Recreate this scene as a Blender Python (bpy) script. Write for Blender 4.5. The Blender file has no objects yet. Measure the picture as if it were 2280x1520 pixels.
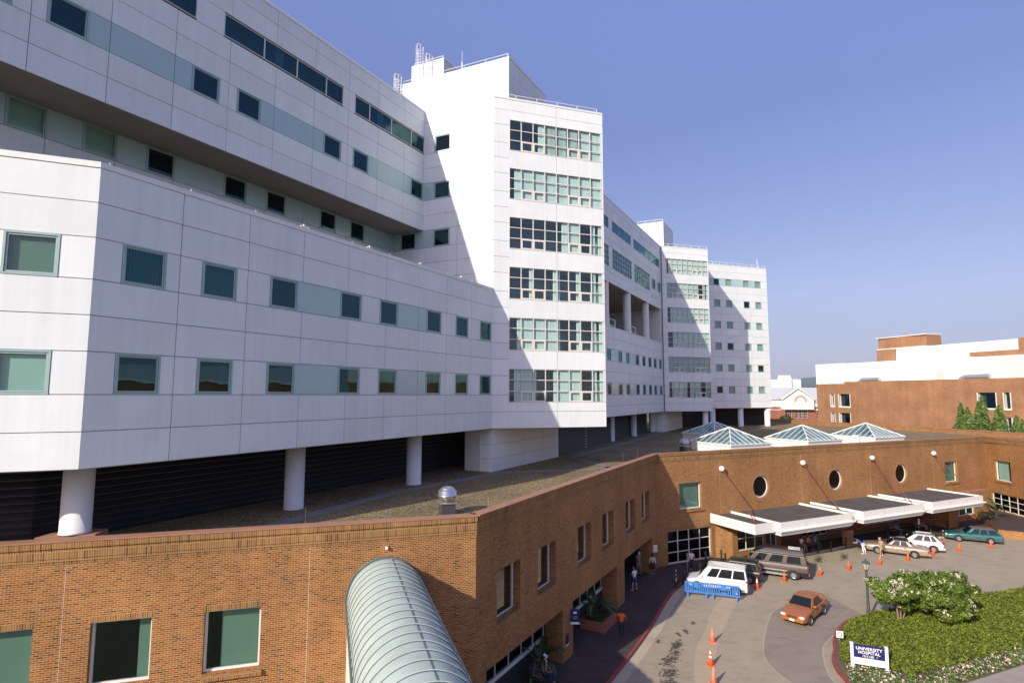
import bpy, bmesh, math, random
import numpy as np
from mathutils import Matrix, Vector
R = math.radians
random.seed(7); rng = np.random.default_rng(7)
sc = bpy.context.scene
col = sc.collection
# ---------------------------------------------------------------- camera, sky, sun, exposure
cam = bpy.data.cameras.new('camera'); cam_o = bpy.data.objects.new('camera', cam); col.objects.link(cam_o)
cam.sensor_width = 36; cam.lens = 36*1235/2280; cam.clip_start = .1; cam.clip_end = 30000
cam_o.location = (0, 0, 15.2)
cam_o.rotation_euler = (Matrix.Rotation(R(90+5.47), 4, 'X') @ Matrix.Rotation(R(.135), 4, 'Z')).to_euler()
sc.camera = cam_o
HAZE = .00006
SUN_EL, SUN_AZ = 27.0, 219.8          # azimuth clockwise from +Y
world = bpy.data.worlds.new('World'); sc.world = world; world.use_nodes = True
wn = world.node_tree.nodes; wl = world.node_tree.links
bgn = wn['Background']; sky = wn.new('ShaderNodeTexSky'); sky.sky_type = 'NISHITA'; sky.sun_disc = False
sky.sun_elevation = R(SUN_EL); sky.sun_rotation = R(SUN_AZ); sky.altitude = 100; sky.air_density = 1.0; sky.dust_density = 1.4; sky.ozone_density = 2.5
tint = wn.new('ShaderNodeMix'); tint.data_type = 'RGBA'; tint.blend_type = 'MULTIPLY'; tint.inputs[0].default_value = 1
rmp = wn.new('ShaderNodeValToRGB'); rmp.color_ramp.elements[0].color = (.89, .57, .465, 1); rmp.color_ramp.elements[1].position = .64; rmp.color_ramp.elements[1].color = (1.52, 1.27, 1.55, 1)
xx = rmp.color_ramp.elements.new(.16); xx.color = (1.20, .89, .84, 1); xx = rmp.color_ramp.elements.new(.44); xx.color = (1.10, .89, 1.06, 1)
stc = wn.new('ShaderNodeTexCoord'); sxyz = wn.new('ShaderNodeSeparateXYZ'); cxyz = wn.new('ShaderNodeCombineXYZ'); zm = wn.new('ShaderNodeMath'); zm.operation = 'MULTIPLY_ADD'; zm.inputs[1].default_value = .92; zm.inputs[2].default_value = .14
zx = wn.new('ShaderNodeMath'); zx.operation = 'MAXIMUM'; zx.inputs[1].default_value = 0
wl.new(stc.outputs['Generated'], sxyz.inputs[0]); wl.new(sxyz.outputs[2], zx.inputs[0]); wl.new(zx.outputs[0], zm.inputs[0]); wl.new(sxyz.outputs[0], cxyz.inputs[0]); wl.new(sxyz.outputs[1], cxyz.inputs[1]); wl.new(zm.outputs[0], cxyz.inputs[2])
vn = wn.new('ShaderNodeVectorMath'); vn.operation = 'NORMALIZE'; wl.new(cxyz.outputs[0], vn.inputs[0]); wl.new(vn.outputs[0], sky.inputs[0])
wl.new(zx.outputs[0], rmp.inputs[0]); wl.new(rmp.outputs[0], tint.inputs[7])
wl.new(sky.outputs[0], tint.inputs[6]); wl.new(tint.outputs[2], bgn.inputs[0]); bgn.inputs[1].default_value = .156
sl = bpy.data.lights.new('sun', 'SUN'); sl.energy = 4.75; sl.angle = R(.53); sl.color = (1, .91, .74)
so = bpy.data.objects.new('sun', sl); col.objects.link(so)
sd = Vector((math.sin(R(SUN_AZ))*math.cos(R(SUN_EL)), math.cos(R(SUN_AZ))*math.cos(R(SUN_EL)), math.sin(R(SUN_EL))))
so.rotation_euler = sd.to_track_quat('Z', 'Y').to_euler(); so.location = (-30, -30, 60)
sc.view_settings.view_transform = 'Standard'; sc.view_settings.look = 'None'; sc.view_settings.exposure = .28; sc.view_settings.gamma = 1
sc.cycles.use_denoising = True; sc.cycles.max_bounces = 6; sc.cycles.transparent_max_bounces = 12
sc.cycles.volume_bounces = 0; sc.cycles.caustics_reflective = False; sc.cycles.caustics_refractive = False
# ---------------------------------------------------------------- materials
MATS = {}
def newmat(name):
    m = bpy.data.materials.new(name); m.use_nodes = True; MATS[name] = m
    return m, m.node_tree.nodes, m.node_tree.links, m.node_tree.nodes['Principled BSDF']
def mat(name, rgb, rough=.6, metal=0, var=.12, scale=2.0, bump=0, bscale=40, spec=.5, streak=0, island=0, detail=4, coat=0):
    m, n, l, p = newmat(name)
    p.inputs['Roughness'].default_value = rough; p.inputs['Metallic'].default_value = metal
    p.inputs['Specular IOR Level'].default_value = spec
    if coat: p.inputs['Coat Weight'].default_value = coat; p.inputs['Coat Roughness'].default_value = .05
    tc = n.new('ShaderNodeTexCoord'); last = None
    c = n.new('ShaderNodeRGB'); c.outputs[0].default_value = (*rgb, 1); last = c.outputs[0]
    def modulate(last, fac, lo, hi):
        mr = n.new('ShaderNodeMapRange'); mr.inputs['To Min'].default_value = lo; mr.inputs['To Max'].default_value = hi
        mr.inputs['From Min'].default_value = .25; mr.inputs['From Max'].default_value = .75
        l.new(fac, mr.inputs[0])
        mx = n.new('ShaderNodeMix'); mx.data_type = 'RGBA'; mx.blend_type = 'MULTIPLY'; mx.inputs[0].default_value = 1
        l.new(last, mx.inputs[6]); l.new(mr.outputs[0], mx.inputs[7]); return mx.outputs[2]
    if var:
        t = n.new('ShaderNodeTexNoise'); t.inputs['Scale'].default_value = scale; t.inputs['Detail'].default_value = detail
        l.new(tc.outputs['Object'], t.inputs[0]); last = modulate(last, t.outputs[0], 1-var, 1+var)
    if streak:
        mp = n.new('ShaderNodeMapping'); mp.inputs['Scale'].default_value = (3, 3, .12); l.new(tc.outputs['Object'], mp.inputs[0])
        t = n.new('ShaderNodeTexNoise'); t.inputs['Scale'].default_value = 1.3; t.inputs['Detail'].default_value = 6
        l.new(mp.outputs[0], t.inputs[0]); last = modulate(last, t.outputs[0], 1-streak, 1+streak*.4)
    if island:
        g = n.new('ShaderNodeNewGeometry'); mr = n.new('ShaderNodeMapRange'); mr.inputs['To Min'].default_value = 1-island; mr.inputs['To Max'].default_value = 1+island
        l.new(g.outputs['Random Per Island'], mr.inputs[0])
        mx = n.new('ShaderNodeMix'); mx.data_type = 'RGBA'; mx.blend_type = 'MULTIPLY'; mx.inputs[0].default_value = 1
        l.new(last, mx.inputs[6]); l.new(mr.outputs[0], mx.inputs[7]); last = mx.outputs[2]
    l.new(last, p.inputs['Base Color'])
    if bump:
        t = n.new('ShaderNodeTexNoise'); t.inputs['Scale'].default_value = bscale; t.inputs['Detail'].default_value = 5
        l.new(tc.outputs['Object'], t.inputs[0]); b = n.new('ShaderNodeBump'); b.inputs['Strength'].default_value = bump; b.inputs['Distance'].default_value = .02
        l.new(t.outputs[0], b.inputs['Height']); l.new(b.outputs[0], p.inputs['Normal'])
    return m
def brick(name, cols, mortar, bw=.215, rh=.075, rot=False, moff=.5, msize=.011, bumpd=.004):
    m, n, l, p = newmat(name)
    p.inputs['Roughness'].default_value = .85; p.inputs['Specular IOR Level'].default_value = .25
    uv = n.new('ShaderNodeTexCoord'); mp = n.new('ShaderNodeMapping'); l.new(uv.outputs['UV'], mp.inputs[0])
    if rot: mp.inputs['Rotation'].default_value = (0, 0, R(90))
    b = n.new('ShaderNodeTexBrick'); l.new(mp.outputs[0], b.inputs[0]); b.offset = moff
    b.inputs['Scale'].default_value = 1; b.inputs['Brick Width'].default_value = bw; b.inputs['Row Height'].default_value = rh
    b.inputs['Mortar Size'].default_value = msize; b.inputs['Mortar Smooth'].default_value = .1
    b.inputs['Color1'].default_value = (0, 0, 0, 1); b.inputs['Color2'].default_value = (1, 1, 1, 1); b.inputs['Mortar'].default_value = (.5, .5, .5, 1)
    cr = n.new('ShaderNodeValToRGB'); l.new(b.outputs['Color'], cr.inputs[0]); e = cr.color_ramp.elements
    e[0].position = 0; e[0].color = (*cols[0], 1); e[1].position = 1; e[1].color = (*cols[-1], 1)
    for i, c in enumerate(cols[1:-1]):
        x = e.new(.10 + .8*i/max(1, len(cols)-2)); x.color = (*c, 1)
    mx = n.new('ShaderNodeMix'); mx.data_type = 'RGBA'; l.new(b.outputs['Fac'], mx.inputs[0]); l.new(cr.outputs[0], mx.inputs[6]); mx.inputs[7].default_value = (*mortar, 1)
    t = n.new('ShaderNodeTexNoise'); t.inputs['Scale'].default_value = .35; t.inputs['Detail'].default_value = 6; l.new(uv.outputs['Object'], t.inputs[0])
    mr = n.new('ShaderNodeMapRange'); mr.inputs['From Min'].default_value = .3; mr.inputs['From Max'].default_value = .7; mr.inputs['To Min'].default_value = .84; mr.inputs['To Max'].default_value = 1.13; l.new(t.outputs[0], mr.inputs[0])
    m2 = n.new('ShaderNodeMix'); m2.data_type = 'RGBA'; m2.blend_type = 'MULTIPLY'; m2.inputs[0].default_value = 1
    l.new(mx.outputs[2], m2.inputs[6]); l.new(mr.outputs[0], m2.inputs[7]); ms = n.new('ShaderNodeMapping'); ms.inputs['Scale'].default_value = (1.6, 1.6, .09); l.new(uv.outputs['Object'], ms.inputs[0]); ts = n.new('ShaderNodeTexNoise'); ts.inputs['Scale'].default_value = 1.0; ts.inputs['Detail'].default_value = 7; l.new(ms.outputs[0], ts.inputs[0])
    mrs = n.new('ShaderNodeMapRange'); mrs.inputs['From Min'].default_value = .35; mrs.inputs['From Max'].default_value = .62; mrs.inputs['To Min'].default_value = .90; mrs.inputs['To Max'].default_value = 1.03; l.new(ts.outputs[0], mrs.inputs[0])
    m3_ = n.new('ShaderNodeMix'); m3_.data_type = 'RGBA'; m3_.blend_type = 'MULTIPLY'; m3_.inputs[0].default_value = 1; l.new(m2.outputs[2], m3_.inputs[6]); l.new(mrs.outputs[0], m3_.inputs[7]); l.new(m3_.outputs[2], p.inputs['Base Color'])
    bp = n.new('ShaderNodeBump'); bp.invert = True; bp.inputs['Distance'].default_value = bumpd; bp.inputs['Strength'].default_value = .8; l.new(b.outputs['Fac'], bp.inputs['Height']); l.new(bp.outputs[0], p.inputs['Normal'])
    return m
def glass(name, tintc=(.42, .66, .60), refl=1.0, base=.05, gcol=(.86, .95, .95)):
    m, n, l, p = newmat(name); n.remove(p); out = n['Material Output']
    tr = n.new('ShaderNodeBsdfTransparent'); tr.inputs[0].default_value = (*tintc, 1)
    gl = n.new('ShaderNodeBsdfGlossy'); gl.inputs['Roughness'].default_value = .015; gl.inputs[0].default_value = (*gcol, 1)
    lw = n.new('ShaderNodeLayerWeight'); lw.inputs[0].default_value = .5; fr = n.new('ShaderNodeMath'); fr.operation = 'POWER'; fr.inputs[1].default_value = 4.2; l.new(lw.outputs['Facing'], fr.inputs[0])
    tc = n.new('ShaderNodeTexCoord'); nz = n.new('ShaderNodeTexNoise'); nz.inputs['Scale'].default_value = .9; bp = n.new('ShaderNodeBump'); bp.inputs['Strength'].default_value = .25; bp.inputs['Distance'].default_value = .012
    l.new(tc.outputs['Object'], nz.inputs[0]); l.new(nz.outputs[0], bp.inputs['Height']); l.new(bp.outputs[0], gl.inputs['Normal'])
    ma = n.new('ShaderNodeMath'); ma.operation = 'MULTIPLY_ADD'; ma.inputs[1].default_value = refl; ma.inputs[2].default_value = base; ma.use_clamp = True
    l.new(fr.outputs[0], ma.inputs[0])
    mx = n.new('ShaderNodeMixShader'); l.new(ma.outputs[0], mx.inputs[0]); l.new(tr.outputs[0], mx.inputs[1]); l.new(gl.outputs[0], mx.inputs[2])
    l.new(mx.outputs[0], out.inputs[0]); return m
mat('white_panel', (.735, .785, .80), .45, var=.04, scale=.7, streak=.065, island=.035)
mat('white_panel_far', (.75, .77, .765), .5, var=.04, scale=.5)
mat('tinted_panel', (.40, .56, .57), .2, var=.04, scale=1, spec=.7)
mat('white_panel_shade', (.55, .56, .56), .6, var=.05, scale=.6)  # white upper storey painted greyer to stand for its shaded right part
mat('joint', (.16, .16, .17), .9, var=0)
mat('soffit', (.36, .31, .26), .9, var=.06, scale=1)
mat('green_frame', (.33, .46, .45), .4, var=.03)
mat('white_frame', (.74, .74, .70), .4, var=.03)
mat('cream_frame', (.68, .66, .60), .4, var=.03)
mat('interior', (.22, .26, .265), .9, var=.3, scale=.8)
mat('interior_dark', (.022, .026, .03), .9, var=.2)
mat('blind', (.80, .84, .78), .8, var=.04, island=.05)
mat('shade_cloth', (.50, .57, .54), .85, var=.05, scale=.7)
mat('dark_louver', (.012, .014, .017), .55, var=.15)
mat('column_paint', (.76, .78, .78), .5, var=.03)
mat('steel', (.62, .62, .62), .3, metal=.9, var=.06)
mat('pipe_white', (.75, .75, .75), .4, var=0)
mat('pale_paint', (.62, .66, .62), .5, var=.03)
glass('glass', (.74, .87, .88), .9, .10, (.80, .95, 1.0))
glass('glass_dark', (.16, .36, .40), 1.0, .10, (.36, .68, .78))
glass('glass_blind', (.66, .84, .80), .8, .05)
glass('glass_mid', (.42, .56, .50), .8, .06)
glass('glass_refl', (.12, .17, .16), 1.25, .16, (.95, 1, .92))
glass('glass_shop', (.22, .30, .28), .9, .02)
BC = [(.05, .03, .014), (.165, .060, .018), (.235, .088, .026), (.32, .130, .040)]
brick('brick', BC, (.44, .275, .13))
brick('brick_soldier', [(.07, .035, .014), (.19, .085, .026), (.25, .12, .04), (.31, .16, .06)], (.36, .24, .12), bw=.33, rh=.078, rot=True, moff=0)
brick('brick_far', [(.22, .105, .052), (.28, .135, .068), (.33, .16, .08)], (.34, .235, .145), bw=.4, rh=.12)
brick('brick_red', [(.22, .075, .045), (.27, .09, .055), (.31, .11, .07)], (.34, .2, .15), bw=.4, rh=.12)
brick('pavers', [(.055, .04, .038), (.075, .052, .047), (.09, .062, .055)], (.05, .043, .04), bw=.2, rh=.1, bumpd=.001)
mat('coping', (.32, .165, .105), .8, var=.14, scale=1.2, bump=.2, bscale=20)
mat('dark_flashing', (.05, .05, .055), .7, var=.1)
mat('roof_membrane', (.085, .075, .068), .85, var=.3, scale=.5)
mat('concrete_white', (.60, .57, .52), .8, var=.1, scale=1.5)
mat('roof_path', (.20, .19, .18), .9, var=.16, scale=1.2)
mat('red_rod', (.20, .05, .035), .5, var=.05)
mat('copper_green', (.385, .465, .425), .5, metal=.0, var=.12, scale=.9, spec=.4, streak=.06)
mat('seam_dark', (.10, .125, .12), .6, var=0)
mat('slate_roof', (.46, .48, .50), .7, var=.06)
mat('stucco', (.80, .74, .66), .8, var=.03)
mat('arch_orange', (.42, .2, .1), .8)
mat('red_curb', (.27, .055, .04), .7, var=.25, scale=3, bump=.2)
mat('leaf_tree', (.082, .128, .014), .6, var=.3, scale=1.1, island=.45, spec=.3)
mat('leaf_hedge', (.118, .152, .018), .7, var=.25, scale=.9, island=.35, spec=.25)
mat('leaf_flower', (.085, .14, .03), .6, var=.25, scale=2, island=.45)
mat('leaf_conifer', (.085, .145, .025), .65, var=.25, scale=.8, island=.45)
mat('leaf_dark', (.03, .06, .015), .6, var=.3, island=.4)
mat('leaf_banana', (.035, .07, .018), .5, var=.2, scale=3, island=.2)
mat('blossom_white', (.68, .62, .50), .7, var=.1, island=.15)
mat('blossom_pink', (.62, .42, .40), .7, var=.2, island=.3)
mat('bark', (.22, .16, .11), .85, var=.3, scale=8)
mat('soil', (.13, .09, .06), .95, var=.3, scale=6, bump=.5)
mat('tyre', (.02, .02, .022), .8, var=.1)
mat('rim', (.50, .50, .52), .25, metal=.8, var=0)
mat('car_glass', (.008, .012, .015), .05, var=0, spec=.6)
mat('black_trim', (.02, .02, .022), .5, var=0)
mat('chrome', (.7, .7, .72), .15, metal=1, var=0)
mat('red_lens', (.35, .01, .01), .2, var=0)
mat('clear_lens', (.75, .78, .8), .1, var=0, spec=.9)
mat('plate', (.7, .72, .74), .5, var=0)
mat('cone_orange', (.85, .13, .025), .5, var=.06, scale=5)
mat('cone_faded', (.80, .22, .12), .6, var=.12, scale=5)
mat('cone_white', (.75, .72, .7), .4, var=.05)
mat('plastic_blue', (.045, .19, .52), .4, var=.08, scale=3)
mat('bollard_black', (.02, .022, .025), .4, var=.1)
mat('lamp_green', (.05, .085, .085), .45, var=.1)
mat('lamp_glass', (.45, .42, .32), .2, var=.1, spec=.8)
mat('sign_navy', (.012, .018, .11), .4, var=.03)
mat('sign_white', (.80, .80, .80), .4, var=.02)
mat('sign_grey', (.35, .36, .38), .5, var=0)
mat('sign_pale', (.72, .58, .55), .5, var=0)
mat('sign_red', (.6, .03, .03), .4, var=0)
mat('hill_green', (.05, .085, .045), .95, var=.25, scale=.004)
mat('far_ground', (.10, .12, .06), .95, var=.3, scale=.01)
mat('duct_metal', (.55, .55, .55), .35, metal=.7, var=.1)
# ---- gravel, road: richer patterns
def gravel():
    m, n, l, p = newmat('gravel'); p.inputs['Roughness'].default_value = .95
    tc = n.new('ShaderNodeTexCoord'); v = n.new('ShaderNodeTexVoronoi'); v.inputs['Scale'].default_value = 15; l.new(tc.outputs['Object'], v.inputs[0])
    cr = n.new('ShaderNodeValToRGB'); e = cr.color_ramp.elements; e[0].color = (.06, .045, .02, 1); e[1].color = (.40, .31, .16, 1)
    x = e.new(.5); x.color = (.20, .15, .07, 1)
    sp = n.new('ShaderNodeSeparateColor'); l.new(v.outputs['Color'], sp.inputs[0]); l.new(sp.outputs[0], cr.inputs[0])
    t = n.new('ShaderNodeTexNoise'); t.inputs['Scale'].default_value = .25; t.inputs['Detail'].default_value = 5; l.new(tc.outputs['Object'], t.inputs[0])
    mr = n.new('ShaderNodeMapRange'); mr.inputs['From Min'].default_value = .35; mr.inputs['From Max'].default_value = .65; mr.inputs['To Min'].default_value = .75; mr.inputs['To Max'].default_value = 1.1; l.new(t.outputs[0], mr.inputs[0])
    mx = n.new('ShaderNodeMix'); mx.data_type = 'RGBA'; mx.blend_type = 'MULTIPLY'; mx.inputs[0].default_value = 1; l.new(cr.outputs[0], mx.inputs[6]); l.new(mr.outputs[0], mx.inputs[7]); l.new(mx.outputs[2], p.inputs['Base Color'])
    b = n.new('ShaderNodeBump'); b.inputs['Distance'].default_value = .03; l.new(v.outputs['Distance'], b.inputs['Height']); l.new(b.outputs[0], p.inputs['Normal'])
gravel()
def concrete(name, rgb, stain=.5, sx=1.0, scale=.35):
    m, n, l, p = newmat(name); p.inputs['Roughness'].default_value = .9; p.inputs['Specular IOR Level'].default_value = .3
    tc = n.new('ShaderNodeTexCoord'); last = n.new('ShaderNodeRGB'); last.outputs[0].default_value = (*rgb, 1); last = last.outputs[0]
    for (s, lo, hi, a, b, det) in ((scale, .3, .7, 1-.16*stain, 1+.12*stain, 8), (30, .3, .7, .92, 1.07, 3), (1.3, .50, .74, 1, 1-.55*stain, 8)):
        mp = n.new('ShaderNodeMapping'); mp.inputs['Rotation'].default_value = (0, 0, R(-62)); mp.inputs['Scale'].default_value = (.55 if s == 1.3 else 1, 1, 1); l.new(tc.outputs['Object'], mp.inputs[0])
        t = n.new('ShaderNodeTexNoise'); t.inputs['Scale'].default_value = s; t.inputs['Detail'].default_value = det; t.inputs['Roughness'].default_value = .62; l.new(mp.outputs[0], t.inputs[0])
        mr = n.new('ShaderNodeMapRange'); mr.inputs['From Min'].default_value = lo; mr.inputs['From Max'].default_value = hi; mr.inputs['To Min'].default_value = a; mr.inputs['To Max'].default_value = b; l.new(t.outputs[0], mr.inputs[0])
        mx = n.new('ShaderNodeMix'); mx.data_type = 'RGBA'; mx.blend_type = 'MULTIPLY'; mx.inputs[0].default_value = 1; l.new(last, mx.inputs[6]); l.new(mr.outputs[0], mx.inputs[7]); last = mx.outputs[2]
    l.new(last, p.inputs['Base Color'])
concrete('road', (.35, .295, .215), .42)
concrete('road_dark', (.27, .225, .18), .45)
concrete('road_band', (.42, .34, .235), .3)
concrete('gutter', (.45, .385, .28), .4)
concrete('walk_far', (.33, .29, .24), .3)
mat('oil_stain', (.085, .068, .05), .6, var=.3, scale=3)
mat('seam_light', (.42, .375, .30), .9, var=.1)
# ---------------------------------------------------------------- mesh building
class MB:
    def __init__(s): s.v = []; s.f = []; s.m = []; s.names = []
    def mi(s, m):
        if m not in s.names: s.names.append(m)
        return s.names.index(m)
    def face(s, pts, m):
        k = len(s.v); s.v += [tuple(p) for p in pts]; s.f.append(tuple(range(k, k+len(pts)))); s.m.append(s.mi(m))
    def quadbox(s, c8, m, skip=()):
        # c8: bottom 4 (ccw seen from above) then top 4
        F = {'b': (3, 2, 1, 0), 't': (4, 5, 6, 7), 's0': (0, 1, 5, 4), 's1': (1, 2, 6, 5), 's2': (2, 3, 7, 6), 's3': (3, 0, 4, 7)}
        k = len(s.v); s.v += [tuple(p) for p in c8]; i = s.mi(m)
        for n, f in F.items():
            if n not in skip: s.f.append(tuple(k+a for a in f)); s.m.append(i)
    def box(s, x0, x1, y0, y1, z0, z1, m, skip=()):
        s.quadbox([(x0, y0, z0), (x1, y0, z0), (x1, y1, z0), (x0, y1, z0), (x0, y0, z1), (x1, y0, z1), (x1, y1, z1), (x0, y1, z1)], m, skip)
    def prism(s, poly, z0, z1, m, top=None, bottom=None):
        # poly ccw
        n = len(poly); k = len(s.v)
        s.v += [(x, y, z0) for x, y in poly] + [(x, y, z1) for x, y in poly]; i = s.mi(m)
        for a in range(n):
            b = (a+1) % n; s.f.append((k+a, k+b, k+n+b, k+n+a)); s.m.append(i)
        s.f.append(tuple(k+n+a for a in range(n))); s.m.append(s.mi(top or m))
        s.f.append(tuple(k+n-1-a for a in range(n))); s.m.append(s.mi(bottom or m))
    def tube(s, a, b, r, m, seg=8, r2=None, caps=True):
        a = Vector(a); b = Vector(b); d = (b-a).normalized(); r2 = r if r2 is None else r2
        u = d.orthogonal().normalized(); w = d.cross(u); k = len(s.v); i = s.mi(m)
        for p, rr in ((a, r), (b, r2)):
            for j in range(seg):
                t = 2*math.pi*j/seg; s.v.append(tuple(p+u*math.cos(t)*rr+w*math.sin(t)*rr))
        for j in range(seg):
            q = (j+1) % seg; s.f.append((k+j, k+q, k+seg+q, k+seg+j)); s.m.append(i)
        if caps:
            s.f.append(tuple(k+seg-1-j for j in range(seg))); s.m.append(i); s.f.append(tuple(k+seg+j for j in range(seg))); s.m.append(i)
    def path(s, pts, rs, m, seg=8):
        for i in range(len(pts)-1):
            ra = rs[i] if isinstance(rs, (list, tuple)) else rs; rb = rs[i+1] if isinstance(rs, (list, tuple)) else rs
            s.tube(pts[i], pts[i+1], ra, m, seg, rb)
    def lathe(s, prof, m, seg=20, cx=0, cy=0):
        # prof: list of (r, z) or (r, z, mat)
        k = len(s.v)
        for p in prof:
            for j in range(seg):
                t = 2*math.pi*j/seg; s.v.append((cx+p[0]*math.cos(t), cy+p[0]*math.sin(t), p[1]))
        for i in range(len(prof)-1):
            mm = s.mi(prof[i][2] if len(prof[i]) > 2 else m)
            for j in range(seg):
                q = (j+1) % seg; s.f.append((k+i*seg+j, k+i*seg+q, k+(i+1)*seg+q, k+(i+1)*seg+j)); s.m.append(mm)
        s.f.append(tuple(k+seg-1-j for j in range(seg))); s.m.append(s.mi(m)); e = k+(len(prof)-1)*seg
        s.f.append(tuple(e+j for j in range(seg))); s.m.append(s.mi(m))
    def mesh(s, name, smooth=False):
        me = bpy.data.meshes.new(name); me.from_pydata(s.v, [], s.f)
        for n in s.names: me.materials.append(MATS[n])
        me.polygons.foreach_set('material_index', s.m)
        if len(s.f) < 60000 and any('brick' in n or 'pavers' in n for n in s.names):
            uv = me.uv_layers.new(name='UVMap').data
            for p in me.polygons:
                nx, ny, nz = p.normal
                if abs(nz) > .7: tx, ty = None, None
                else: h = math.hypot(nx, ny); tx, ty = -ny/h, nx/h
                for li in p.loop_indices:
                    c = me.vertices[me.loops[li].vertex_index].co
                    uv[li].uv = (c.x, c.y) if tx is None else (c.x*tx+c.y*ty, c.z)
        if smooth: me.polygons.foreach_set('use_smooth', [True]*len(me.polygons))
        me.update(); return me
def leaves(name, P, N, size, mname, aspect=1.6, jitter=.7, mats=None, midx=None):
    # numpy leaf quads: centres P (n,3), rough normals N
    n = len(P); N = N + rng.normal(0, jitter, (n, 3)); N /= np.linalg.norm(N, axis=1)[:, None]+1e-9
    A = np.cross(N, rng.normal(0, 1, (n, 3))); A /= np.linalg.norm(A, axis=1)[:, None]+1e-9; B = np.cross(N, A)
    s = size*rng.uniform(.6, 1.3, (n, 1)); A = A*s*aspect; B = B*s
    V = np.stack([P-A, P-B*.8, P+A, P+B*.8], 1).reshape(-1, 3)
    me = bpy.data.meshes.new(name); me.vertices.add(n*4); me.vertices.foreach_set('co', V.ravel())
    me.loops.add(n*4); me.loops.foreach_set('vertex_index', np.arange(n*4)); me.polygons.add(n)
    me.polygons.foreach_set('loop_start', np.arange(n)*4); me.polygons.foreach_set('loop_total', np.full(n, 4))
    for q in (mats or [mname]): me.materials.append(MATS[q])
    if midx is not None: me.polygons.foreach_set('material_index', midx)
    me.update(calc_edges=True); return me
def tag(o, label=None, cat=None, group=None, kind=None):
    if label: o['label'] = label
    if cat: o['category'] = cat
    if group: o['group'] = group
    if kind: o['kind'] = kind
    return o
def thing(name, label, cat, loc=(0, 0, 0), rz=0, group=None):
    o = bpy.data.objects.new(name, None); col.objects.link(o); o.location = loc; o.rotation_euler = (0, 0, rz)
    o.empty_display_size = .3
    return tag(o, label, cat, group)
def link(name, me, parent=None, world=False, loc=None, rz=0, label=None):
    o = bpy.data.objects.new(name, me); col.objects.link(o)
    if parent is not None:
        o.parent = parent
        if world:
            M = Matrix.Translation(parent.location) @ Matrix.Rotation(parent.rotation_euler[2], 4, 'Z')
            p = parent
            while p.parent is not None:
                p = p.parent
            if p is not parent: M = wm(parent)
            o.matrix_parent_inverse = M.inverted()
    if loc is not None: o.location = loc
    if rz: o.rotation_euler = (0, 0, rz)
    if label: o['label'] = label
    return o
def wm(o):
    M = Matrix.Translation(o.location) @ Matrix.Rotation(o.rotation_euler[2], 4, 'Z')
    return M if o.parent is None else wm(o.parent) @ o.matrix_parent_inverse @ M
def part(name, mb, parent, world=True, smooth=False, label=None):
    return link(name, mb.mesh(name, smooth), parent, world, label=label)
def struct(name, mb, smooth=False): return tag(link(name, mb.mesh(name, smooth)), kind='structure')
def dup(o, loc=None, rz=None, label=None, parent=None):
    c = o.copy(); col.objects.link(c)
    if parent is not None: c.parent = parent
    if loc is not None: c.location = loc
    if rz is not None: c.rotation_euler = (0, 0, rz)
    if label: c['label'] = label
    for ch in list(o.children): dup(ch, parent=c)
    return c
class Fr:
    """wall frame: origin, direction to the right seen from outside; v is outward."""
    def __init__(s, O, Q=None, deg=None):
        s.O = Vector(O[:2])
        if Q is not None: s.d = (Vector(Q[:2])-s.O); s.L = s.d.length; s.d.normalize()
        else: s.d = Vector((math.sin(R(deg)), math.cos(R(deg)))); s.L = 0
        s.n = Vector((s.d.y, -s.d.x)); s.rz = math.atan2(s.d.y, s.d.x)
    def p(s, u, v, z): q = s.O+s.d*u+s.n*v; return (q.x, q.y, z)
    def xy(s, u, v=0): q = s.O+s.d*u+s.n*v; return (q.x, q.y)
    def box(s, mb, u0, u1, v0, v1, z0, z1, m, skip=()):
        # v0 inner, v1 outer ; side s0 is the outer face
        mb.quadbox([s.p(u0, v1, z0), s.p(u1, v1, z0), s.p(u1, v0, z0), s.p(u0, v0, z0), s.p(u0, v1, z1), s.p(u1, v1, z1), s.p(u1, v0, z1), s.p(u0, v0, z1)], m, skip)
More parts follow.
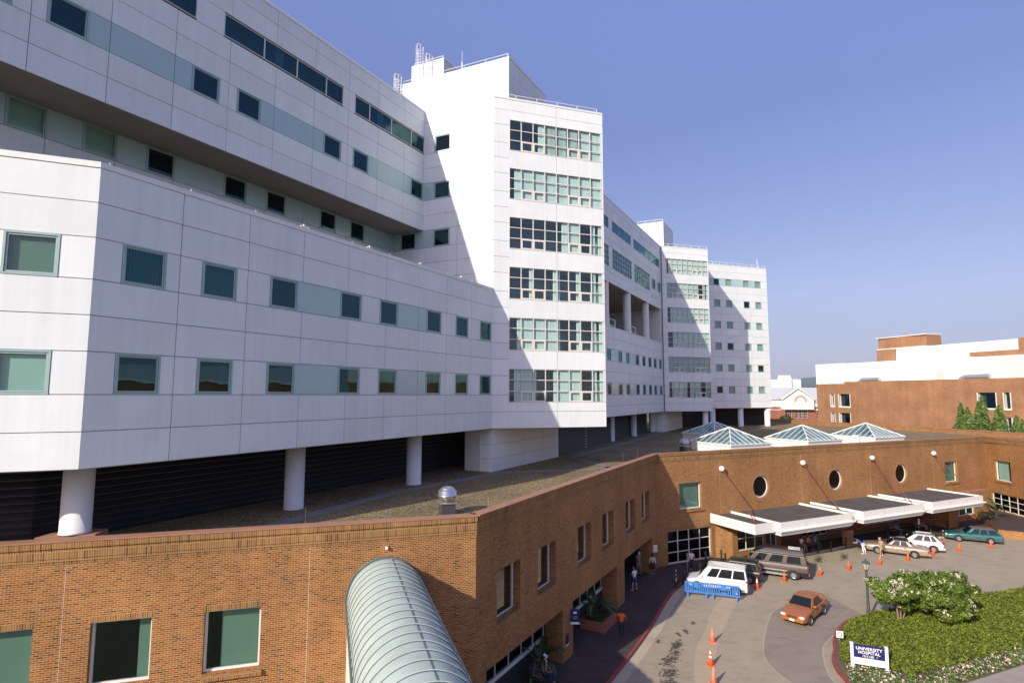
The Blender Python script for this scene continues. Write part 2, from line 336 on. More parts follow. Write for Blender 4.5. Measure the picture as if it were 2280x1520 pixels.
def holed(mb, fr, u0, u1, z0, z1, holes, m, depth=.3, v=0, reveal=None, rounds=()):
    us = sorted({u0, u1, *[h[0] for h in holes], *[h[1] for h in holes], *[c[0]-c[2] for c in rounds], *[c[0]+c[2] for c in rounds]})
    zs = sorted({z0, z1, *[h[2] for h in holes], *[h[3] for h in holes], *[c[1]-c[2] for c in rounds], *[c[1]+c[2] for c in rounds]})
    us = [u for u in us if u0 <= u <= u1]; zs = [z for z in zs if z0 <= z <= z1]
    H = list(holes)+[(c[0]-c[2], c[0]+c[2], c[1]-c[2], c[1]+c[2]) for c in rounds]
    for a, b in zip(us, us[1:]):
        for c, e in zip(zs, zs[1:]):
            if any(h[0]-1e-6 <= a and b <= h[1]+1e-6 and h[2]-1e-6 <= c and e <= h[3]+1e-6 for h in H): continue
            mb.face([fr.p(a, v, c), fr.p(b, v, c), fr.p(b, v, e), fr.p(a, v, e)], m)
    rm = reveal or m
    for h in (holes if depth else ()):
        a, b, c, e = h[:4]; w = v-depth
        mb.face([fr.p(a, v, c), fr.p(a, v, e), fr.p(a, w, e), fr.p(a, w, c)], rm); mb.face([fr.p(b, v, e), fr.p(b, v, c), fr.p(b, w, c), fr.p(b, w, e)], rm)
        mb.face([fr.p(a, v, e), fr.p(b, v, e), fr.p(b, w, e), fr.p(a, w, e)], rm); mb.face([fr.p(b, v, c), fr.p(a, v, c), fr.p(a, w, c), fr.p(b, w, c)], rm)
    for (cu, cz, r) in rounds:
        N = 32; C = [(cu+r*.96*math.cos(2*math.pi*i/N), cz+r*.96*math.sin(2*math.pi*i/N)) for i in range(N)]
        def sq(i):
            t = 2*math.pi*i/N; x, y = math.cos(t), math.sin(t); k = r/max(abs(x), abs(y)); return (cu+x*k, cz+y*k)
        for i in range(N):
            j = (i+1) % N; A, B = C[i], C[j]; S, T = sq(i), sq(j)
            mb.face([fr.p(A[0], v, A[1]), fr.p(S[0], v, S[1]), fr.p(T[0], v, T[1]), fr.p(B[0], v, B[1])], m)
            mb.face([fr.p(A[0], v, A[1]), fr.p(B[0], v, B[1]), fr.p(B[0], v-depth, B[1]), fr.p(A[0], v-depth, A[1])], rm)
# window units in local coordinates: x to the right, y inward, z up, origin at the lower left corner
WC = {}
def unit_window(parent, fr, u, z, w, h, style, name='window', v=0, cols=1, rows=1, mull=None, blinds=None, frame='green_frame', gm='glass_dark', label=None, depth=.9, inner='interior_dark', ft=.07, recess=.0, thick_rows=None):
    key = (round(w, 2), round(h, 2), style, cols, rows, str(mull), str(blinds), frame, gm, ft, recess, str(thick_rows))
    if key not in WC:
        mb = MB(); y0 = recess
        for (x0, x1, a, b) in ((0, w, 0, ft), (0, w, h-ft, h), (0, ft, ft, h-ft), (w-ft, w, ft, h-ft)):
            mb.box(x0, x1, y0-.02, y0+.09, a, b, frame)
        if style == 'double':
            g = ft+.012; t2 = .055
            for (x0, x1, a, b) in ((g, w-g, g, g+t2), (g, w-g, h-g-t2, h-g), (g, g+t2, g+t2, h-g-t2), (w-g-t2, w-g, g+t2, h-g-t2)):
                mb.box(x0, x1, y0+.015, y0+.08, a, b, frame)
            for (x0, x1, a, b) in ((ft, w-ft, ft, g), (ft, w-ft, h-g, h-ft), (ft, g, g, h-g), (w-g, w-ft, g, h-g)):
                mb.box(x0, x1, y0+.05, y0+.08, a, b, 'joint')
        ms = mull if mull is not None else [w*i/cols for i in range(1, cols)]
        for x in ms: mb.box(x-.03, x+.03, y0-.01, y0+.08, ft, h-ft, frame)
        for i in range(1, rows): mb.box(ft, w-ft, y0-.005, y0+.07, h*i/rows-.03, h*i/rows+.03, frame)
        if thick_rows:
            cw = w/cols; rh = h/rows
            for c in thick_rows:
                x0 = cw*c+.03; x1 = cw*(c+1)-.03
                for (p, q, a, b) in ((x0, x1, ft, ft+.09), (x0, x1, rh-.12, rh-.03), (x0, x0+.09, ft+.09, rh-.12), (x1-.09, x1, ft+.09, rh-.12)): mb.box(p, q, y0-.015, y0+.06, a, b, frame)
        # closed room box behind
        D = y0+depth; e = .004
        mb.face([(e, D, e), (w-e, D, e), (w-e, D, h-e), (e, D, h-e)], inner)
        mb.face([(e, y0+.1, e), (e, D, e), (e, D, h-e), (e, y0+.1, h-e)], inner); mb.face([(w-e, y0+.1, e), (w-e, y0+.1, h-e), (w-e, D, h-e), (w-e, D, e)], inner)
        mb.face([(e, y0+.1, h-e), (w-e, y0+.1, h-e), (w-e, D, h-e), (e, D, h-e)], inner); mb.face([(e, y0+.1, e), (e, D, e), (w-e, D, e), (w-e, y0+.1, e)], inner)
        pm = MB(); pm.face([(ft*.5, y0+.045, ft*.5), (w-ft*.5, y0+.045, ft*.5), (w-ft*.5, y0+.045, h-ft*.5), (ft*.5, y0+.045, h-ft*.5)], gm)
        bmh = None
        if blinds:
            b = MB(); yb = y0+.17
            for (x0, x1, kind) in blinds:
                if kind == 'cloth':
                    b.face([(x0, yb, .05), (x1, yb, .05), (x1, yb, h-.03), (x0, yb, h-.03)], 'shade_cloth'); continue
                sw = .105; n = max(1, int(round((x1-x0)/sw))); a = (x1-x0)/n
                tw = .02 if kind == 'closed' else .045
                for i in range(n):
                    xa = x0+a*i+.002; xb = xa+a*(1.0 if kind == 'closed' else .42)
                    b.face([(xa, yb+tw, .06), (xb, yb-tw, .06), (xb, yb-tw, h-.04), (xa, yb+tw, h-.04)], 'blind')
            bmh = b.mesh('blind')
        WC[key] = (mb.mesh('window'), pm.mesh('pane'), bmh)
    A, B, C = WC[key]
    o = link(name, A, parent); o.matrix_parent_inverse = wm(parent).inverted()
    x, y, _ = fr.p(u, v, 0); o.location = (x, y, z); o.rotation_euler = (0, 0, fr.rz)
    if label: o['label'] = label
    link('pane', B, o)
    if C is not None: link('blind', C, o)
    return o
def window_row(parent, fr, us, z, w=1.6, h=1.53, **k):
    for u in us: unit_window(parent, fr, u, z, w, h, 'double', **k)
def facade(parent, fr, bands, joints, name='facade_wall', pm='white_panel', g=.014, backm='joint', holes=()):
    """bands: (z0, z1, u0, u1, [(a, b, kind)], joints or None) kinds: w window hole, t tinted panel; holes: for the backing wall"""
    mb = MB()
    for (z0, z1, u0, u1, segs, jo) in bands:
        cuts = []; x = u0
        for (a, b, k) in sorted(segs):
            if a > x+.03: cuts.append((x, a, 'p'))
            if k != 'w': cuts.append((a, b, k))
            x = b
        if x < u1-.03: cuts.append((x, u1, 'p'))
        js = joints if jo is None else jo
        for (a, b, k) in cuts:
            xs = [a]+[j for j in js if a+.3 < j < b-.3]+[b]
            for p, q in zip(xs, xs[1:]):
                fr.box(mb, p+(g if p > u0 else 0), q-(g if q < u1 else 0), -.05, 0, z0+g, z1-g, pm if k == 'p' else 'tinted_panel', skip=('s2',))
    us = (min(b[2] for b in bands), max(b[3] for b in bands)); zz = (min(b[0] for b in bands), max(b[1] for b in bands))
    hs = list(holes)+[(a, b, z0, z1) for (z0, z1, u0, u1, segs, jo) in bands for (a, b, k) in segs if k == 'w']
    holed(mb, fr, us[0], us[1], zz[0], zz[1], hs, backm, depth=0, v=-.045)
    return part(name, mb, parent)
# ================================================================ WHITE HOSPITAL BUILDING
L0, L1, T1L, T3R = (-15.09, 19.65), (-1.53, 43.57), (-7.63, 46.27), (7.86, 46.52)
ADEG = 29.54
fA = Fr(L0, L1)
LWd = 68.99; fLW = Fr((L0[0]-12*math.sin(R(LWd)), L0[1]-12*math.cos(R(LWd))), L0)
U0 = (-19.57, 25.45); fU = Fr(U0, T1L)
fT1 = Fr((-10.51, 47.55), L1)            # u=3.15 is the corner with the upper block
fR = Fr((-10.51-34*math.sin(R(ADEG)), 47.55-34*math.cos(R(ADEG))), (-10.51, 47.55))
fT = Fr(L1, T3R)
fM = Fr((11.25, 66.16), (24.38, 89.70)); fS = Fr((24.38, 89.70), (33.12, 92.12)); fF = Fr((37.4, 105.0), (50.9, 109.3))
LV = {1: 12.57, 2: 13.87, 3: 15.17, 4: 16.70, 5: 18.0, 6: 19.3, 7: 20.83, 8: 22.13, 9: 23.43, 10: 24.96, 11: 26.26, 12: 27.56, 13: 29.09, 14: 30.39, 15: 31.69, 16: 33.22, 17: 34.52, 18: 35.82, 19: 37.35, 20: 38.65, 21: 39.59}
ZR = 9.2
H = thing('hospital_building', 'large white panelled hospital with bands of windows raised on round columns', 'building', (-12, 30, ZR))
def lv(a, b): return [(LV[i], LV[i+1]) for i in range(a, b)]
# lower block, long face
wl_ = [.92, 3.98, 7.29, 11.67, 14.74, 19.17, 22.47, 25.66]
segW = [(u, u+1.6, 'w') for u in wl_]+[(8.89, 11.67, 't'), (16.34, 19.17, 't')]
J = [3.055*i for i in range(1, 9)]
facade(H, fA, [(a, b, 0, 27.5, segW if a in (LV[3], LV[6]) else [], None) for a, b in lv(1, 9)], J)
window_row(H, fA, wl_[:2], LV[6], gm='glass_dark', blinds=[(.02, 1.58, 'open')]); window_row(H, fA, wl_[2:], LV[6], gm='glass_dark')
window_row(H, fA, wl_[:4], LV[3], gm='glass_dark'); window_row(H, fA, wl_[4:], LV[3], gm='glass_dark')
# lower block, sunlit short face
segL = [(12-2.63-3.06*k, 12-1.03-3.06*k, 'w') for k in range(3)]
facade(H, fLW, [(a, b, 0, 12, segL if a in (LV[3], LV[6]) else [], [12-3.6-4.5*k for k in range(3)]) for a, b in lv(1, 9)], [])
for k in range(2):
    for z in (LV[3], LV[6]):
        unit_window(H, fLW, 12-2.63-3.06*k, z, 1.6, 1.53, 'double', gm='glass_blind' if z == LV[3] else 'glass_mid', blinds=[(0.02, 1.58, 'cloth')], frame='pale_paint' if False else 'green_frame', inner='interior')
# upper block
w15 = [-5.3, -2.5, 3.99, 6.65, 13.1, 15.82, 22.3]
seg15 = [(u, u+1.6, 'w') for u in w15]+[(-.9, 3.99, 't'), (8.25, 13.1, 't'), (17.42, 22.3, 't')]
strips = [(-9.0, -5.2, [1.9]), (-3.6, 4.05, [2.45, 4.9]), (5.65, 14.74, [2.65, 5.1, 7.55]), (15.89, 23.95, [1.52, 3.95, 6.36])]
seg18 = [(a, b, 'w') for a, b, m in strips]
JU = [3.055*i for i in range(-3, 8)]
facade(H, fU, [(a, b, -12, 24, seg15 if a == LV[15] else seg18 if a == LV[18] else [], None) for a, b in lv(13, 21)], JU)
window_row(H, fU, w15, LV[15])
for a, b, m in strips: unit_window(H, fU, a, LV[18]+.1, b-a, 1.33, 'plain', name='window_strip', mull=m, frame='white_frame', ft=.035, gm='glass_dark', inner='interior', blinds=[(b-a-5.5, b-a-4.9, 'open')] if b-a > 7.7 else None)
# recessed wall behind the terrace of the lower block
wR = [34-x for x in (26.4, 23.3, 20.25, 15.65, 12.6, 8.0, 4.95)]
facade(H, fR, [(LV[9]-.4, LV[11], 0, 34, [], None), (LV[11], LV[12], 0, 34, [], None), (LV[12], LV[13], 0, 34, [(u, u+1.6, 'w') for u in wR]+[(a, b, 't') for a, b in zip([0]+[u+1.6 for u in wR], wR+[34])], None)], [3.055*i for i in range(1, 12)])
for i, u in enumerate(wR): unit_window(H, fR, u, LV[12], 1.6, 1.53, 'double', gm='glass_blind' if i < 2 else 'glass_dark', blinds=[(.02, 1.58, 'cloth')] if i < 2 else None)
# side face of the tower
wT = 4.17
def segT(i):
    if i == 12: return [(.84, 2.44, 'w'), (wT, wT+1.6, 'w'), (0, .84, 't'), (2.44, wT, 't')]
    if i == 15: return [(3.15, wT, 't'), (wT, wT+1.6, 'w')]
    if i == 18: return [(wT, wT+1.6, 'w')]
    return []
facade(H, fT1, [(LV[i], LV[i+1], 0 if 9 <= i < 13 else 3.15, 9.82, segT(i), None) for i in range(9, 21)]+[(a, b, 6.5, 9.82, [], None) for a, b in lv(1, 9)], [6.5])
for i in (12, 15, 18): unit_window(H, fT1, wT, LV[i], 1.6, 1.53, 'double', gm='glass_dark')
unit_window(H, fT1, .84, LV[12], 1.6, 1.53, 'double', gm='glass_dark')
# tower front with its six large windows
W8 = 8.34; cw = W8/8
def bl(spec):
    out = []
    for i, s in enumerate(spec):
        x0 = cw*i+.03; x1 = cw*(i+1)-.03
        if s == 'F': out.append((x0, x1, 'closed'))
        elif s == 'O': out.append((x0, x1, 'open'))
        elif s == 'R': out.append((x0+cw*.45, x1, 'closed'))
        elif s == 'r': out.append((x0+cw*.68, x1, 'closed'))
        elif s == 'L': out.append((x0, x0+cw*.5, 'closed'))
        elif s == 'l': out.append((x0, x0+cw*.25, 'closed'))
        elif s == 'B': out += [(x0+.1, x0+cw*.4, 'closed'), (x0+cw*.68, x1, 'closed')]
    return out
towspec = ['RFlrFF.B', 'rFFFlr.B', '.r.rlr.B', '....RF.B', 'RFFFFFFF', '..ROOOFF']
def tower_front(fr, u0, wid, umax, spec, zb0, dz, hh, frame='cream_frame'):
    rows = [(zb0+dz*k, zb0+dz*k+hh) for k in range(6)]
    bands = []; zs = [LV[1], LV[2]]; prev = LV[2]
    bands.append((LV[1], LV[2], u0, umax, [], [5.5])); bands.append((LV[2], rows[0][0], u0, umax, [], [5.5]))
    for k, (a, b) in enumerate(rows):
        bands.append((a, b, u0, umax, [(u0, u0+wid, 'w')], [])); nx = rows[k+1][0] if k < 5 else LV[20]
        bands.append((b, nx, u0, umax, [], [5.5]))
    bands.append((LV[20], LV[21], u0, umax, [], [5.5]))
    facade(H, fr, bands, [])
    facade(H, fr, [(LV[i], LV[i+1], 0, u0, [], []) for i in range(1, 21)], [])
    for k, (a, b) in enumerate(rows):
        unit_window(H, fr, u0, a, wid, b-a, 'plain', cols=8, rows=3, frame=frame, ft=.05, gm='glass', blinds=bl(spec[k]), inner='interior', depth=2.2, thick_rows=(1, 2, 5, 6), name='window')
tower_front(fT, 1.33, W8, fT.L, towspec, 14.60, 4.125, 2.65)
sspec = ['rFFLFF.O', 'OOOOOOOO', '.FFFFFFF', 'rFFFFFFF', 'OOFFOO.B', 'RFFFFFFF']
W8 = 7.84; cw = W8/8
tower_front(fS, 1.08, W8, fS.L, sspec, 14.78, 4.07, 2.58)
# middle wing
rowM = [.3, 4.6, 7.7, 12.2, 15.4, 18.6, 21.6, 24.8]
segM = [(u, u+1.55, 'w') for u in rowM]+[(1.85, 4.6, 't'), (9.25, 12.2, 't')]
g_ = [(-4, 1.5), (2.8, 10.95), (12.2, 20.2)]
bM = [(a, b, -12, 26.96, segM if a in (LV[3], LV[6]) else [], None) for a, b in lv(1, 9)]
bM += [(29.05, 30.39, -12, 26.96, [], None), (30.39, 31.0, -12, 26.96, [], None), (31.0, 33.65, -12, 26.96, [(a, b, 'w') for a, b in g_], None), (33.65, 34.52, -12, 26.96, [], None), (34.52, 35.8, -12, 26.96, [], None),
       (35.8, 37.2, -12, 26.96, [(-4, 1.5, 'w'), (2.8, 10.75, 'w'), (12, 26.1, 'w')], None), (37.2, 38.65, -12, 26.96, [], None), (38.65, 39.59, -12, 26.96, [], None)]
facade(H, fM, bM[:8], [3.055*i for i in range(1, 9)])
facade(H, fM, bM[8:], [3.055*i for i in range(1, 9)])
for z in (LV[3], LV[6]): window_row(H, fM, rowM, z, w=1.55)
for a, b in g_: unit_window(H, fM, a, 31.0, b-a, 2.65, 'plain', name='window_grid', cols=max(3, int((b-a)/1.0)), rows=4, frame='pale_paint', ft=.05, gm='glass_dark')
for a, b in ((-4, 1.5), (2.8, 10.75), (12, 26.1)): unit_window(H, fM, a, 35.8, b-a, 1.4, 'plain', name='window_strip', cols=max(2, int((b-a)/2.4)), rows=1, frame='pale_paint', ft=.04, gm='glass_dark')
for u in (21.5, 24.8): unit_window(H, fM, u, 31.75, 1.5, 1.5, 'double', v=.12)
# far wing
wF = [1.5, 4.25, 8.4, 11.2]; rF = [15.5+4.16*k for k in range(6)]
bands = [(12.8, 14.1, 0, fF.L, [], None), (14.1, rF[0], 0, fF.L, [], None)]
for k, z in enumerate(rF):
    bands.append((z, z+1.42, 0, fF.L, [(u, u+1.45, 'w') for u in wF]+([(0, 1.5, 't'), (2.95, 4.25, 't'), (5.7, 8.4, 't'), (9.85, 11.2, 't')] if k == 5 else []), None))
    top = rF[k+1] if k < 5 else 40.3; mid = (z+1.42+top)/2
    bands += [(z+1.42, mid, 0, fF.L, [], None), (mid, top, 0, fF.L, [], None)]
facade(H, fF, bands, [3.1, 7.1, 10.3])
for k, z in enumerate(rF):
    for j, u in enumerate(wF):
        pat = (k*4+j*7) % 5
        unit_window(H, fF, u, z, 1.45, 1.42, 'double', gm='glass_blind' if pat else 'glass_dark', blinds=[(.02, 1.43, 'cloth')] if pat else None)
# solid bodies: soffits, roofs, returns
def far_of(fr, u, depth): return fr.xy(u, -depth)
mb = MB()
def slab(poly, z0, z1, m, top=None, bottom=None): mb.prism(poly, z0, z1, m, top, bottom)
lowpoly = [fLW.xy(.1, -.06), fLW.xy(11.99, -.06), fA.xy(27.45, -.06), fT1.xy(0.2, -.06), fR.xy(2, 0)]
slab(lowpoly, LV[1]-.02, LV[1]+.25, 'soffit'); slab(lowpoly, LV[9]-.45, LV[9]-.3, 'roof_membrane')
fA.box(mb, -.0, 27.5, -.32, .03, LV[9]+.002, LV[9]+.22, 'white_panel_far'); fLW.box(mb, 0, 12, -.32, .03, LV[9]+.004, LV[9]+.222, 'white_panel_far')
upoly = [fU.xy(-12, -.06), fU.xy(23.95, -.06), fT1.xy(.05, -.06), (-14, 56), (-42, 24)]
slab(upoly, LV[13]-.02, LV[13]+.2, 'soffit'); slab(upoly, LV[21]-.6, LV[21]-.4, 'roof_membrane')
fU.box(mb, -12, 24, -.35, .03, LV[21]+.002, LV[21]+.16, 'white_panel_far')
tpoly = [fT1.xy(3.2, -.06), fT1.xy(9.8, -.06), fT.xy(.05, -.06), fT.xy(9.8, -.06), (8.55, 53.5), (3.5, 60)]
slab(tpoly, LV[1]-.02, LV[1]+.25, 'soffit'); slab(tpoly, LV[21]-.6, LV[21]-.4, 'roof_membrane')
fT1.box(mb, 3.15, 9.82, -.35, .03, LV[21]+.002, LV[21]+.16, 'white_panel_far'); fT.box(mb, .03, fT.L, -.35, .03, LV[21]+.004, LV[21]+.162, 'white_panel_far')
mb.face([(*fT.xy(fT.L, 0), LV[1]), (8.55, 53.5, LV[1]), (8.55, 53.5, LV[21]), (*fT.xy(fT.L, 0), LV[21])], 'white_panel_far')
mpoly = [fM.xy(-12, -.06), fM.xy(26.9, -.06), fM.xy(26.9, -14), fM.xy(-12, -14)]
slab(mpoly, LV[1]-.02, LV[1]+.25, 'soffit'); slab(mpoly, 23.0, 23.2, 'roof_path'); slab(mpoly, 29.03, 29.3, 'soffit'); slab(mpoly, LV[21]-.5, LV[21]-.3, 'roof_membrane')
fM.box(mb, -12, 26.96, -.35, .03, LV[21]+.002, LV[21]+.16, 'white_panel_far'); fM.box(mb, -12, 26.96, -.3, .02, 23.435, 23.6, 'white_panel_far')
for z0, z1 in ((23.2, 29.03),):
    fM.box(mb, -12, 26.9, -9.1, -9, z0, z1, 'interior'); fM.box(mb, 26.5, 26.9, -9, -.07, z0, z1, 'white_panel_far')
spoly = [fS.xy(.05, -.06), fS.xy(9.0, -.06), (33.12+14*math.sin(R(18.5)), 92.12+14*math.cos(R(18.5))), fM.xy(30, -16)]
slab(spoly, LV[1]-.02, LV[1]+.25, 'soffit'); slab(spoly, LV[21]-.5, LV[21]-.3, 'roof_membrane')
fS.box(mb, 0, fS.L, -.35, .03, LV[21]+.004, LV[21]+.162, 'white_panel_far')
a_ = Vector((math.sin(R(ADEG)), math.cos(R(ADEG))))
S1 = Vector(fS.xy(fS.L)); S2 = S1+Vector((math.sin(R(18.5)), math.cos(R(18.5))))*14
mb.face([(*S1, LV[1]), (*S2, LV[1]), (*S2, LV[21]), (*S1, LV[21])], 'white_panel_far')
F1 = Vector(fF.xy(fF.L)); F2 = F1+Vector((math.sin(R(23)), math.cos(R(23))))*16; F0 = Vector(fF.xy(0)); F3 = F0+a_*16-Vector((6, 0))
slab([tuple(F0+Vector((-1.5, .6))), tuple(F1+Vector((-.1, .1))), tuple(F2), tuple(F3)], 12.78, 13.0, 'soffit'); slab([tuple(F0+Vector((-1.5, .6))), tuple(F1+Vector((-.1, .1))), tuple(F2), tuple(F3)], 39.8, 40.0, 'roof_membrane')
mb.face([(*F1, 12.8), (*F2, 12.8), (*F2, 40.3), (*F1, 40.3)], 'white_panel_far')
fF.box(mb, 0, fF.L, -.35, .03, 40.3+.002, 40.45, 'white_panel_far')
# backs so that the volumes are closed
for poly, z0, z1 in ((upoly[2:], LV[13], LV[21]), ([lowpoly[-1], lowpoly[0]], LV[1], LV[9]), (tpoly[4:], LV[1], LV[21]), (mpoly[1:], LV[1], LV[21]), (spoly[2:], LV[1], LV[21]), ([tuple(F2), tuple(F3), tuple(F0+Vector((-1.5, .6)))], 12.8, 40.3)):
    for p, q in zip(poly, poly[1:]): mb.face([(*p, z0), (*q, z0), (*q, z1), (*p, z1)], 'white_panel_far')
mb.face([(*upoly[-1], LV[13]), (*upoly[0], LV[13]), (*upoly[0], LV[21]), (*upoly[-1], LV[21])], 'white_panel_far')
part('roof_and_soffit', mb, H)
# penthouses
def penthouse(C, la, lb, z0, z1, rows, jo):
    t1 = Vector((math.sin(R(113.9)), math.cos(R(113.9))))
    A = Vector(C)-t1*la; fr = Fr(A, C); f2 = Fr(C, Vector(C)+a_*lb)
    zz = [z1-r for r in rows]+[z0]
    m2 = MB()
    for fr_, LL, js in ((fr, la, jo), (f2, lb, [2.0, 5.3])):
        for zt, zb in zip(zz, zz[1:]):
            xs = [0]+[j for j in js if j < LL-.3]+[LL]
            for p, q in zip(xs, xs[1:]): fr_.box(m2, p+(.014 if p else 0), q-(.014 if q < LL else 0), -.05, 0, zb+.014, zt-.014, 'white_panel', skip=('s2',))
        m2.face([fr_.p(0, -.045, z0), fr_.p(LL, -.045, z0), fr_.p(LL, -.045, z1), fr_.p(0, -.045, z1)], 'joint')
    poly = [tuple(A), tuple(C), tuple(Vector(C)+a_*lb), tuple(A+a_*lb)]
    for p, q in ((poly[2], poly[3]), (poly[3], poly[0])): m2.face([(*p, z0), (*q, z0), (*q, z1), (*p, z1)], 'white_panel_far')
    m2.face([(x, y, z1-.1) for x, y in poly], 'roof_membrane')
    fr.box(m2, 0, la, -.3, .03, z1+.003, z1+.12, 'white_panel_far'); f2.box(m2, .03, lb, -.3, .03, z1+.005, z1+.122, 'white_panel_far')
    part('penthouse', m2, H); return fr, f2
pf, pf2 = penthouse((-.35, 47.5), 11.75, 7.4, 39.0, 45.5, [0, 1.4, 2.75, 4.1, 5.4], [3.73, 7.7])
qf, qf2 = penthouse((-6.86, 52.28), 3.77, 4.2, 45.0, 48.4, [0, 1.6], [])
sf_, sf2 = penthouse((25.93, 93.0), 4.5, 7.0, 39.0, 44.75, [0, 1.4, 2.75, 4.1], [])
# railings
def rail(fr, u0, u1, z, h=.45, step=2.0, r=.03, v=-.2):
    m2 = MB(); n = max(1, int(round((u1-u0)/step)))
    for i in range(n+1): u = u0+(u1-u0)*i/n; m2.tube(fr.p(u, v, z), fr.p(u, v, z+h), r*.8, 'pipe_white', 5)
    m2.tube(fr.p(u0, v, z+h), fr.p(u1, v, z+h), r, 'pipe_white', 5); part('roof_railing', m2, H)
rail(fT, .1, 9.4, LV[21]+.12, .42, 1.9); rail(fT1, 3.4, 9.7, LV[21]+.12, .42, 2.1); rail(pf, .2, 11.6, 45.6, .45, 2.4); rail(pf2, .1, 7.2, 45.6, .35, 2.0); rail(qf, .2, 3.6, 48.5, .4, 1.3); rail(qf2, .1, 4, 48.5, .3, 2)
rail(fU, -10, 23.5, LV[21]+.12, .28, 2.35, .022); rail(sf_, .1, 4.4, 44.85, .5, 1.6, .04); rail(sf2, .1, 6.8, 44.85, .35, 2, .04); rail(fS, .2, 9, LV[21]+.12, .5, 1.5, .04); rail(fF, .1, 14, 40.42, .55, 1.6, .045)
rail(fM, 0, 26.5, LV[21]+.12, .25, 3, .03)
# caged ladders
def ladder(fr, u, z0, z1, w=.5, cage=True, v=.12):
    m2 = MB()
    for du in (0, w): m2.tube(fr.p(u+du, v, z0), fr.p(u+du, v, z1), .028, 'pipe_white', 5)
    n = int((z1-z0)/.32)
    for i in range(n): z = z0+.15+i*.32; m2.tube(fr.p(u, v, z), fr.p(u+w, v, z), .018, 'pipe_white', 4)
    if cage:
        k = 4
        for zz in np.linspace(z0+.6, z1, 5):
            P = [fr.p(u+w/2+math.cos(t)*.36, v+.05+abs(math.sin(t))*.62, zz) for t in np.linspace(0, math.pi, 8)]
            for p, q in zip(P, P[1:]): m2.tube(p, q, .022, 'pipe_white', 4)
        for t in np.linspace(0, math.pi, 5): m2.tube(fr.p(u+w/2+math.cos(t)*.36, v+.05+abs(math.sin(t))*.62, z0+.6), fr.p(u+w/2+math.cos(t)*.36, v+.05+abs(math.sin(t))*.62, z1), .022, 'pipe_white', 4)
    part('roof_ladder', m2, H)
ladder(qf, .9, 45.6, 50.2); ladder(qf, 2.0, 45.4, 48.9, .5); ladder(pf, -.35, 43.6, 46.4, .5)
m2 = MB(); x, y = -4.95, 51.5; m2.tube((x, y, 45.3), (x, y, 47.6), .05, 'pipe_white', 6); m2.tube((x, y, 47.6), (x, y, 48.7), .02, 'pipe_white', 5); part('antenna', m2, H)
m2 = MB(); x, y, _ = fF.p(12.3, -.3, 0); m2.tube((x, y, 40.4), (x, y, 42.2), .05, 'pipe_white', 6); part('antenna', m2, H)
for (u, v) in ((21.6, -.6), (23.0, -.9)):
    m2 = MB(); b = fU.p(u, v, LV[21]+.1); m2.box(b[0]-.15, b[0]+.15, b[1]-.2, b[1]+.2, b[2], b[2]+.55, 'sign_grey'); part('roof_floodlight', m2, H)
# snow-guard like caps along the lower parapet
for i in range(9):
    m2 = MB(); u = 0.35+3.055*i; p = fA.p(u, -.15, LV[9]+.22); m2.lathe([(.14, 0), (.04, .06), (.02, .13)], 'tinted_panel', 8); o = link('parapet_cap', m2.mesh('parapet_cap'), H, True); o.location = p
for i in range(4):
    m2 = MB(); p = fA.p(9.2+4.7*i, -.12, LV[9]+.25); m2.box(-.22, .22, -.05, .05, .0, .06, 'blossom_white'); m2.box(-.05, .05, -.05, .05, .06, .16, 'blossom_white'); o = link('parapet_light', m2.mesh('parapet_light'), H, True, rz=fA.rz); o.location = p
# drain line in the corner
m2 = MB(); m2.tube(fS.p(.12, .1, LV[1]), fS.p(.12, .1, LV[21]), .06, 'dark_flashing', 6); part('downpipe', m2, H)
# terrace columns and pergola frames
for u in (1.2, 10.2, 19.3):
    m2 = MB(); x, y = fM.xy(u, -.55); m2.lathe([(.55, 23.2), (.55, 29.04)], 'column_paint', 20, x, y); part('column', m2, H, smooth=False)
for u in (4.3, 13.6):
    m2 = MB()
    for du in (0, 2.6):
        x, y, _ = fM.p(u+du, -1.2, 0); m2.tube((x, y, 23.2), (x, y, 25.4 if du == 0 else 24.9), .2 if du == 0 else .1, 'column_paint', 10)
    for z in (24.2, 25.0): m2.tube(fM.p(u-2, -1.2, z), fM.p(u+2.8, -1.2, z), .07, 'column_paint', 6)
    m2.tube(fM.p(u, -1.2, 25.0), fM.p(u+.5, -4, 25.0), .07, 'column_paint', 6); part('terrace_pergola', m2, H)
    P = np.array([fM.p(u+.4+random.random()*3, -2.2-random.random(), 23.5+random.random()*1.2) for _ in range(500)])
    link('terrace_plants', leaves('terrace_plants', P, rng.normal(0, 1, P.shape), .09, 'leaf_dark'), H, True)
# columns under the building
def ucol(x, y, z0, z1, r, lab=None):
    m2 = MB(); m2.lathe([(r+.02, z0), (r+.02, z0+.06, 'roof_path'), (r, z0+.061), (r, z1)], 'column_paint', 28, x, y)
    o = part('column', m2, H, smooth=False)
    for p in o.data.polygons: p.use_smooth = abs(p.normal.z) < .5
for k in range(3):
    b = Vector((-11.5, 29.95)) if k == 1 else Vector((-6.6, 38.05)) if k == 2 else Vector((-16.45, 21.5))
    ucol(b.x, b.y, ZR if k else 10.0, LV[1], .5)
for (x, y) in ((8.1, 64.1), (13.0, 73.3), (17.9, 82.4), (22.9, 91.6)): ucol(x, y, ZR, LV[1], .45)
for u in (.9, 7.3, 13.6): ucol(*fF.xy(u, -.7), ZR, 12.8, .5)
ucol(*fS.xy(8.2, -.8), ZR, LV[1], .45)
